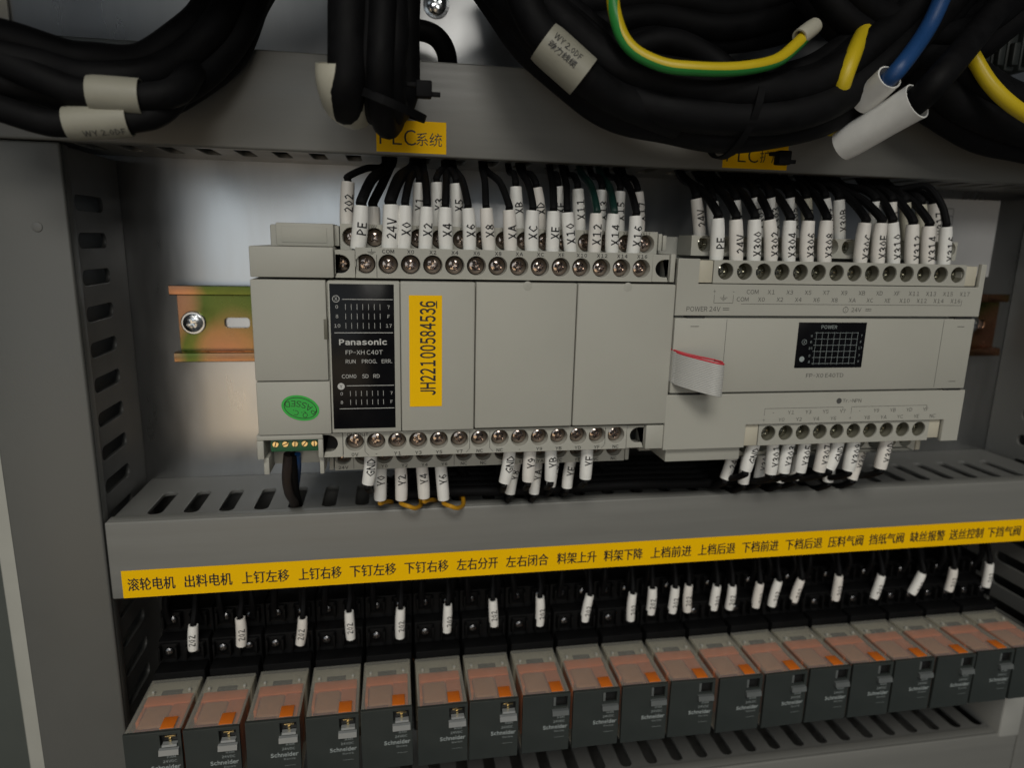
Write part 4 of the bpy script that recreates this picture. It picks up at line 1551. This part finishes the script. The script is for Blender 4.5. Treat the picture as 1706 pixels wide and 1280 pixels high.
bundle('black cables crossing the top right corner in front of the terminals', [(1360, -60, 84), (1420, 20, 86), (1520, 70, 84), (1610, 60, 80), (1700, -10, 76), (1760, -80, 72)], six(5.0, 7.0, 4.5))
bundle('black cables behind the white printed sleeve', [(850, -120, 40), (900, -10, 46), (960, 30, 50), (1080, 20, 52), (1200, 40, 52), (1330, 10, 50), (1440, -60, 46)], six(5.0, 7.0, 4.5))
bundle('unseen black cables added above the frame to shade the top left bundle', [np.array(q) for q in ((-330, 118, 136), (-240, 122, 133), (-150, 121, 134), (-88, 116, 142), (-62, 100, 185), (-58, 90, 230))], six(5.2, 8.0, 5.0))  # out of view, added to shade the sleeves and duct lid below
bundle('second run of unseen black cables added above the frame to shade the top left bundle', [np.array(q) for q in ((-330, 134, 160), (-240, 138, 158), (-150, 136, 158), (-80, 128, 166), (-48, 108, 200), (-42, 96, 240))], six(5.2, 8.0, 5.0))  # also out of view, added to deepen the same shade
bundle('black wires lying along the top of the middle duct under the controllers', [np.array(q) for q in ((-60, 30, -86), (-50, 31, -73), (-36, 34, -68.5), (0, 37, -68), (45, 35, -68.5), (90, 37, -68), (118, 34, -69), (130, 31, -74), (136, 30, -88))],
       [(2.4, 2.5, 0), (2.4, 7.6, 0), (2.2, 2.8, 180), (2.2, 7.9, 180), (2.4, 12.4, 0), (2.2, 12.6, 180)], twist=0.0)
zip_tie('black cable tie round the upper right bundle, its head over the yellow label', P(1222, 184, 88), (1, 0, -0.18), 17.5, 16.5, P(1304, 263, 80), P(1222, 184, 88))

# printed sleeve on a cable, upper right
t = thing('cable', 'black cable in a white sleeve printed in two lines, entering the upper right bundle', 'cable', tuple(P(900, 60, 98)))
mb = MB()
mb.tube(smooth([P(850, -60, 92), P(882, 20, 96), P(908, 62, 98), P(968, 122, 99), P(1030, 165, 96), P(1130, 205, 94)], 8), 5.6, 14)
mb.build('black_cable', 'cable', t)
A, B = P(905, 68, 99), P(972, 128, 100)
pts = [A + (B - A) * u for u in np.linspace(0, 1, 9)]
sl = sleeve_on(t, pts, 6.9, '', 3, 0, 'sleeve_shaded', barrel=0.0)
fr = frames(pts)


def wrapped(mb, s, fr, r, u0, v0, cap, xs, cjk=False, width=None):
    v, f = text2d(s, cap, xs, 0.01, 1, cjk)
    if width:
        v[:, 0] *= width / (v[:, 0].max() - v[:, 0].min())
    c0, t0, a0, b0 = fr[len(fr) // 2]
    sg = 1.0 if b0[2] > 0 else -1.0
    out = []
    for x, y in v:
        w = (y + v0) / r
        out.append(c0 + t0 * (x + u0) + (a0 * math.cos(w) + b0 * sg * math.sin(w)) * (r + 0.12))
    mb.add(out, f)


tx = MB()
wrapped(tx, 'WY 2.0DF', fr, 6.9, -1.0, 1.7, 2.1, 1.0, width=11.0)
wrapped(tx, '动力线缆', fr, 6.9, -1.0, -1.3, 2.3, 1.0, True, width=11.0)
tx.build('lettering', 'ink', sl)

# two sleeves lying in the top left bundle
for lb, a, b, r_, mt_ in (('short white sleeve on a black cable, upper of two in the top left bundle', (150, 156, 94), (236, 162, 93), 5.6, 'sleeve_shaded'),
                          ('cream white printed sleeve, lower of two in the top left bundle', (112, 206, 93), (216, 200, 92), 5.2, 'sleeve_shaded')):
    t = thing('cable', lb, 'cable', tuple(P(*a)))
    A, B = P(*a), P(*b)
    pts = [A + (B - A) * u for u in np.linspace(0, 1, 9)]
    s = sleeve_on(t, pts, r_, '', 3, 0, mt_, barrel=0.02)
    mb = MB()
    d = (B - A) / np.linalg.norm(B - A)
    mb.tube(smooth([A - d * 26 + np.array([0, -3, 9]), A - d * 8 + np.array([0, 0, 1.5]), A, B, B + d * 9 + np.array([0, -3, 3]), P(320, 120, 78)], 6), r_ - 1.2, 12)
    mb.build('black_cable', 'cable', t)
    if 'printed' in lb:
        tx = MB()
        wrapped(tx, 'WY 2.0DF', frames(pts), r_, 2.0, -4.2, 2.0, 1.0, width=12)
        tx.build('lettering', 'inkgrey', s)

# yellow-green earth wire
def earth(label, path, r, stripe=True, mat_='earthyellow'):
    pts = smooth([P(*q) for q in path], 8)
    t = thing('earth_wire', label, 'wire', tuple(pts[0]))
    mb = MB()
    mb.tube(pts, r, 14)
    mb.build('insulation', mat_, t)
    if stripe:
        fr_ = frames(pts)
        vs, fs = [], []
        for j, (c, tt, a, b) in enumerate(fr_):
            dn = np.array([0, 0.55, -1.0])
            dn = dn - tt * (dn @ tt)
            dn = dn / np.linalg.norm(dn)
            sd = np.cross(tt, dn)
            for w in (-0.75, -0.4, 0, 0.4, 0.75):
                vs.append(c + (dn * math.cos(w) + sd * math.sin(w)) * (r + 0.06))
        for j in range(len(fr_) - 1):
            for k in range(4):
                fs.append((j * 5 + k, j * 5 + k + 1, (j + 1) * 5 + k + 1, (j + 1) * 5 + k))
        mb = MB()
        mb.add(vs, fs)
        mb.build('green_stripe', 'earthgreen', t)
    return t


ew = earth('yellow and green earth wire curving across the upper right bundle into a white sleeve',
           [(1018, -60, 96), (1024, 20, 100), (1048, 76, 104), (1100, 106, 107), (1160, 114, 109), (1230, 114, 109), (1290, 102, 107), (1325, 76, 104), (1352, 46, 100)], 2.2)
A, B = P(1332, 62, 103), P(1358, 42, 100)
sleeve_on(ew, [A + (B - A) * u for u in np.linspace(0, 1, 9)], 2.9, '', 2, 0, 'sleeve_cream')
earth('short piece of yellow wire crossing the black cables', [(1446, 40, 90), (1428, 76, 99), (1413, 112, 103), (1402, 146, 102), (1393, 184, 95), (1386, 215, 84)], 2.9, False)
earth('bright yellow wire running off the right edge', [(1600, 50, 84), (1622, 95, 92), (1650, 140, 96), (1690, 178, 98), (1750, 215, 98)], 2.7, False)

t = thing('wire', 'blue wire coming down into a white sleeve at the upper right', 'wire', tuple(P(1490, 120, 106)))
mb = MB()
mb.tube(smooth([P(1600, -80, 100), P(1568, 0, 104), P(1540, 56, 106), P(1496, 116, 113), P(1460, 149, 104), P(1440, 168, 99)], 8), 2.9, 14)
mb.build('insulation', 'blue', t)
A, B = P(1436, 172, 98), P(1482, 128, 110)
sleeve_on(t, [A + (B - A) * u for u in np.linspace(0, 1, 9)], 4.6, '', 2, 0, 'sleeve', barrel=0.03)
t = thing('cable', 'thick black cable entering a wide white sleeve below the blue wire', 'cable', tuple(P(1520, 170, 108)))
mb = MB()
mb.tube(smooth([P(1720, -60, 96), P(1640, 40, 102), P(1570, 124, 119), P(1523, 171, 113), P(1460, 209, 101), P(1412, 238, 91.8)], 8), 4.6, 14)
mb.build('black_cable', 'cable', t)
A, B = P(1403, 243, 90), P(1528, 168, 114)
sleeve_on(t, [A + (B - A) * u for u in np.linspace(0, 1, 9)], 6.1, '', 2, 0, 'sleeve', barrel=-0.06)

# ------------------------------------------------------------------ behind the top duct
def plate_screw(label, px, py, r):
    p = P(px, py, 1)
    t = thing('plate_screw', label, 'screw', (p[0], 0, p[2]), 'screws on the mounting plate above the top duct')
    mb = MB()
    mb.lathe(p[0], 0.02, p[2], [(r * 1.3, 0.0), (r * 1.3, 0.7), (r, 0.9)], 24)
    mb.build('washer', 'steel', t)
    put_screw(t, p[0], 1.2, p[2], r, 1.8, 'steel', 'screw_head')


plate_screw('bright steel screw at the top edge, right of the middle hanging cables', 727, 6, 4.5)
plate_screw('steel screw on the plate, left of two above the yellow green wire', 1156, 38, 4.0)
plate_screw('steel screw on the plate, right of two above the yellow green wire', 1240, 34, 4.0)
t = thing('cable', 'black cable looping in an arch behind the middle hanging cables', 'cable', tuple(P(700, 100, 20)))
mb = MB()
mb.tube(smooth([P(640, 60, 16), P(668, 52, 18), P(700, 50, 20), P(728, 62, 20), P(744, 90, 18), P(746, 130, 14), P(746, 170, 12)], 8), 4.2, 14)
mb.build('black_cable', 'cable', t)
t = thing('terminal_row', 'row of grey terminals in shadow at the top right corner', 'terminal block', tuple(P(1660, 80, 30)))
for i in range(5):
    p = P(1614 + 24 * i, 84, 34)
    mb = MB()
    mb.box(p[0] - 2.6, p[0] + 2.6, 2, 34, p[2] - 9, p[2] + 12, 0.8)
    mb.box(p[0] - 1.7, p[0] + 1.7, 34, 37, p[2] - 7, p[2] + 3, 0.5)
    mb.build('terminal', 'relaygrey', t)
# dark equipment box above the frame, seen only at its lower rim
mb = MB()
mb.box(20, 250, 0.3, 34, 150, 210, 1.5)
o = mb.build('device_box', 'socket')
o['label'] = 'black device housing at the top right, behind the cables'
o['category'] = 'device'

for o in list(SC.objects):
    if '_o' in o:
        del o['_o']
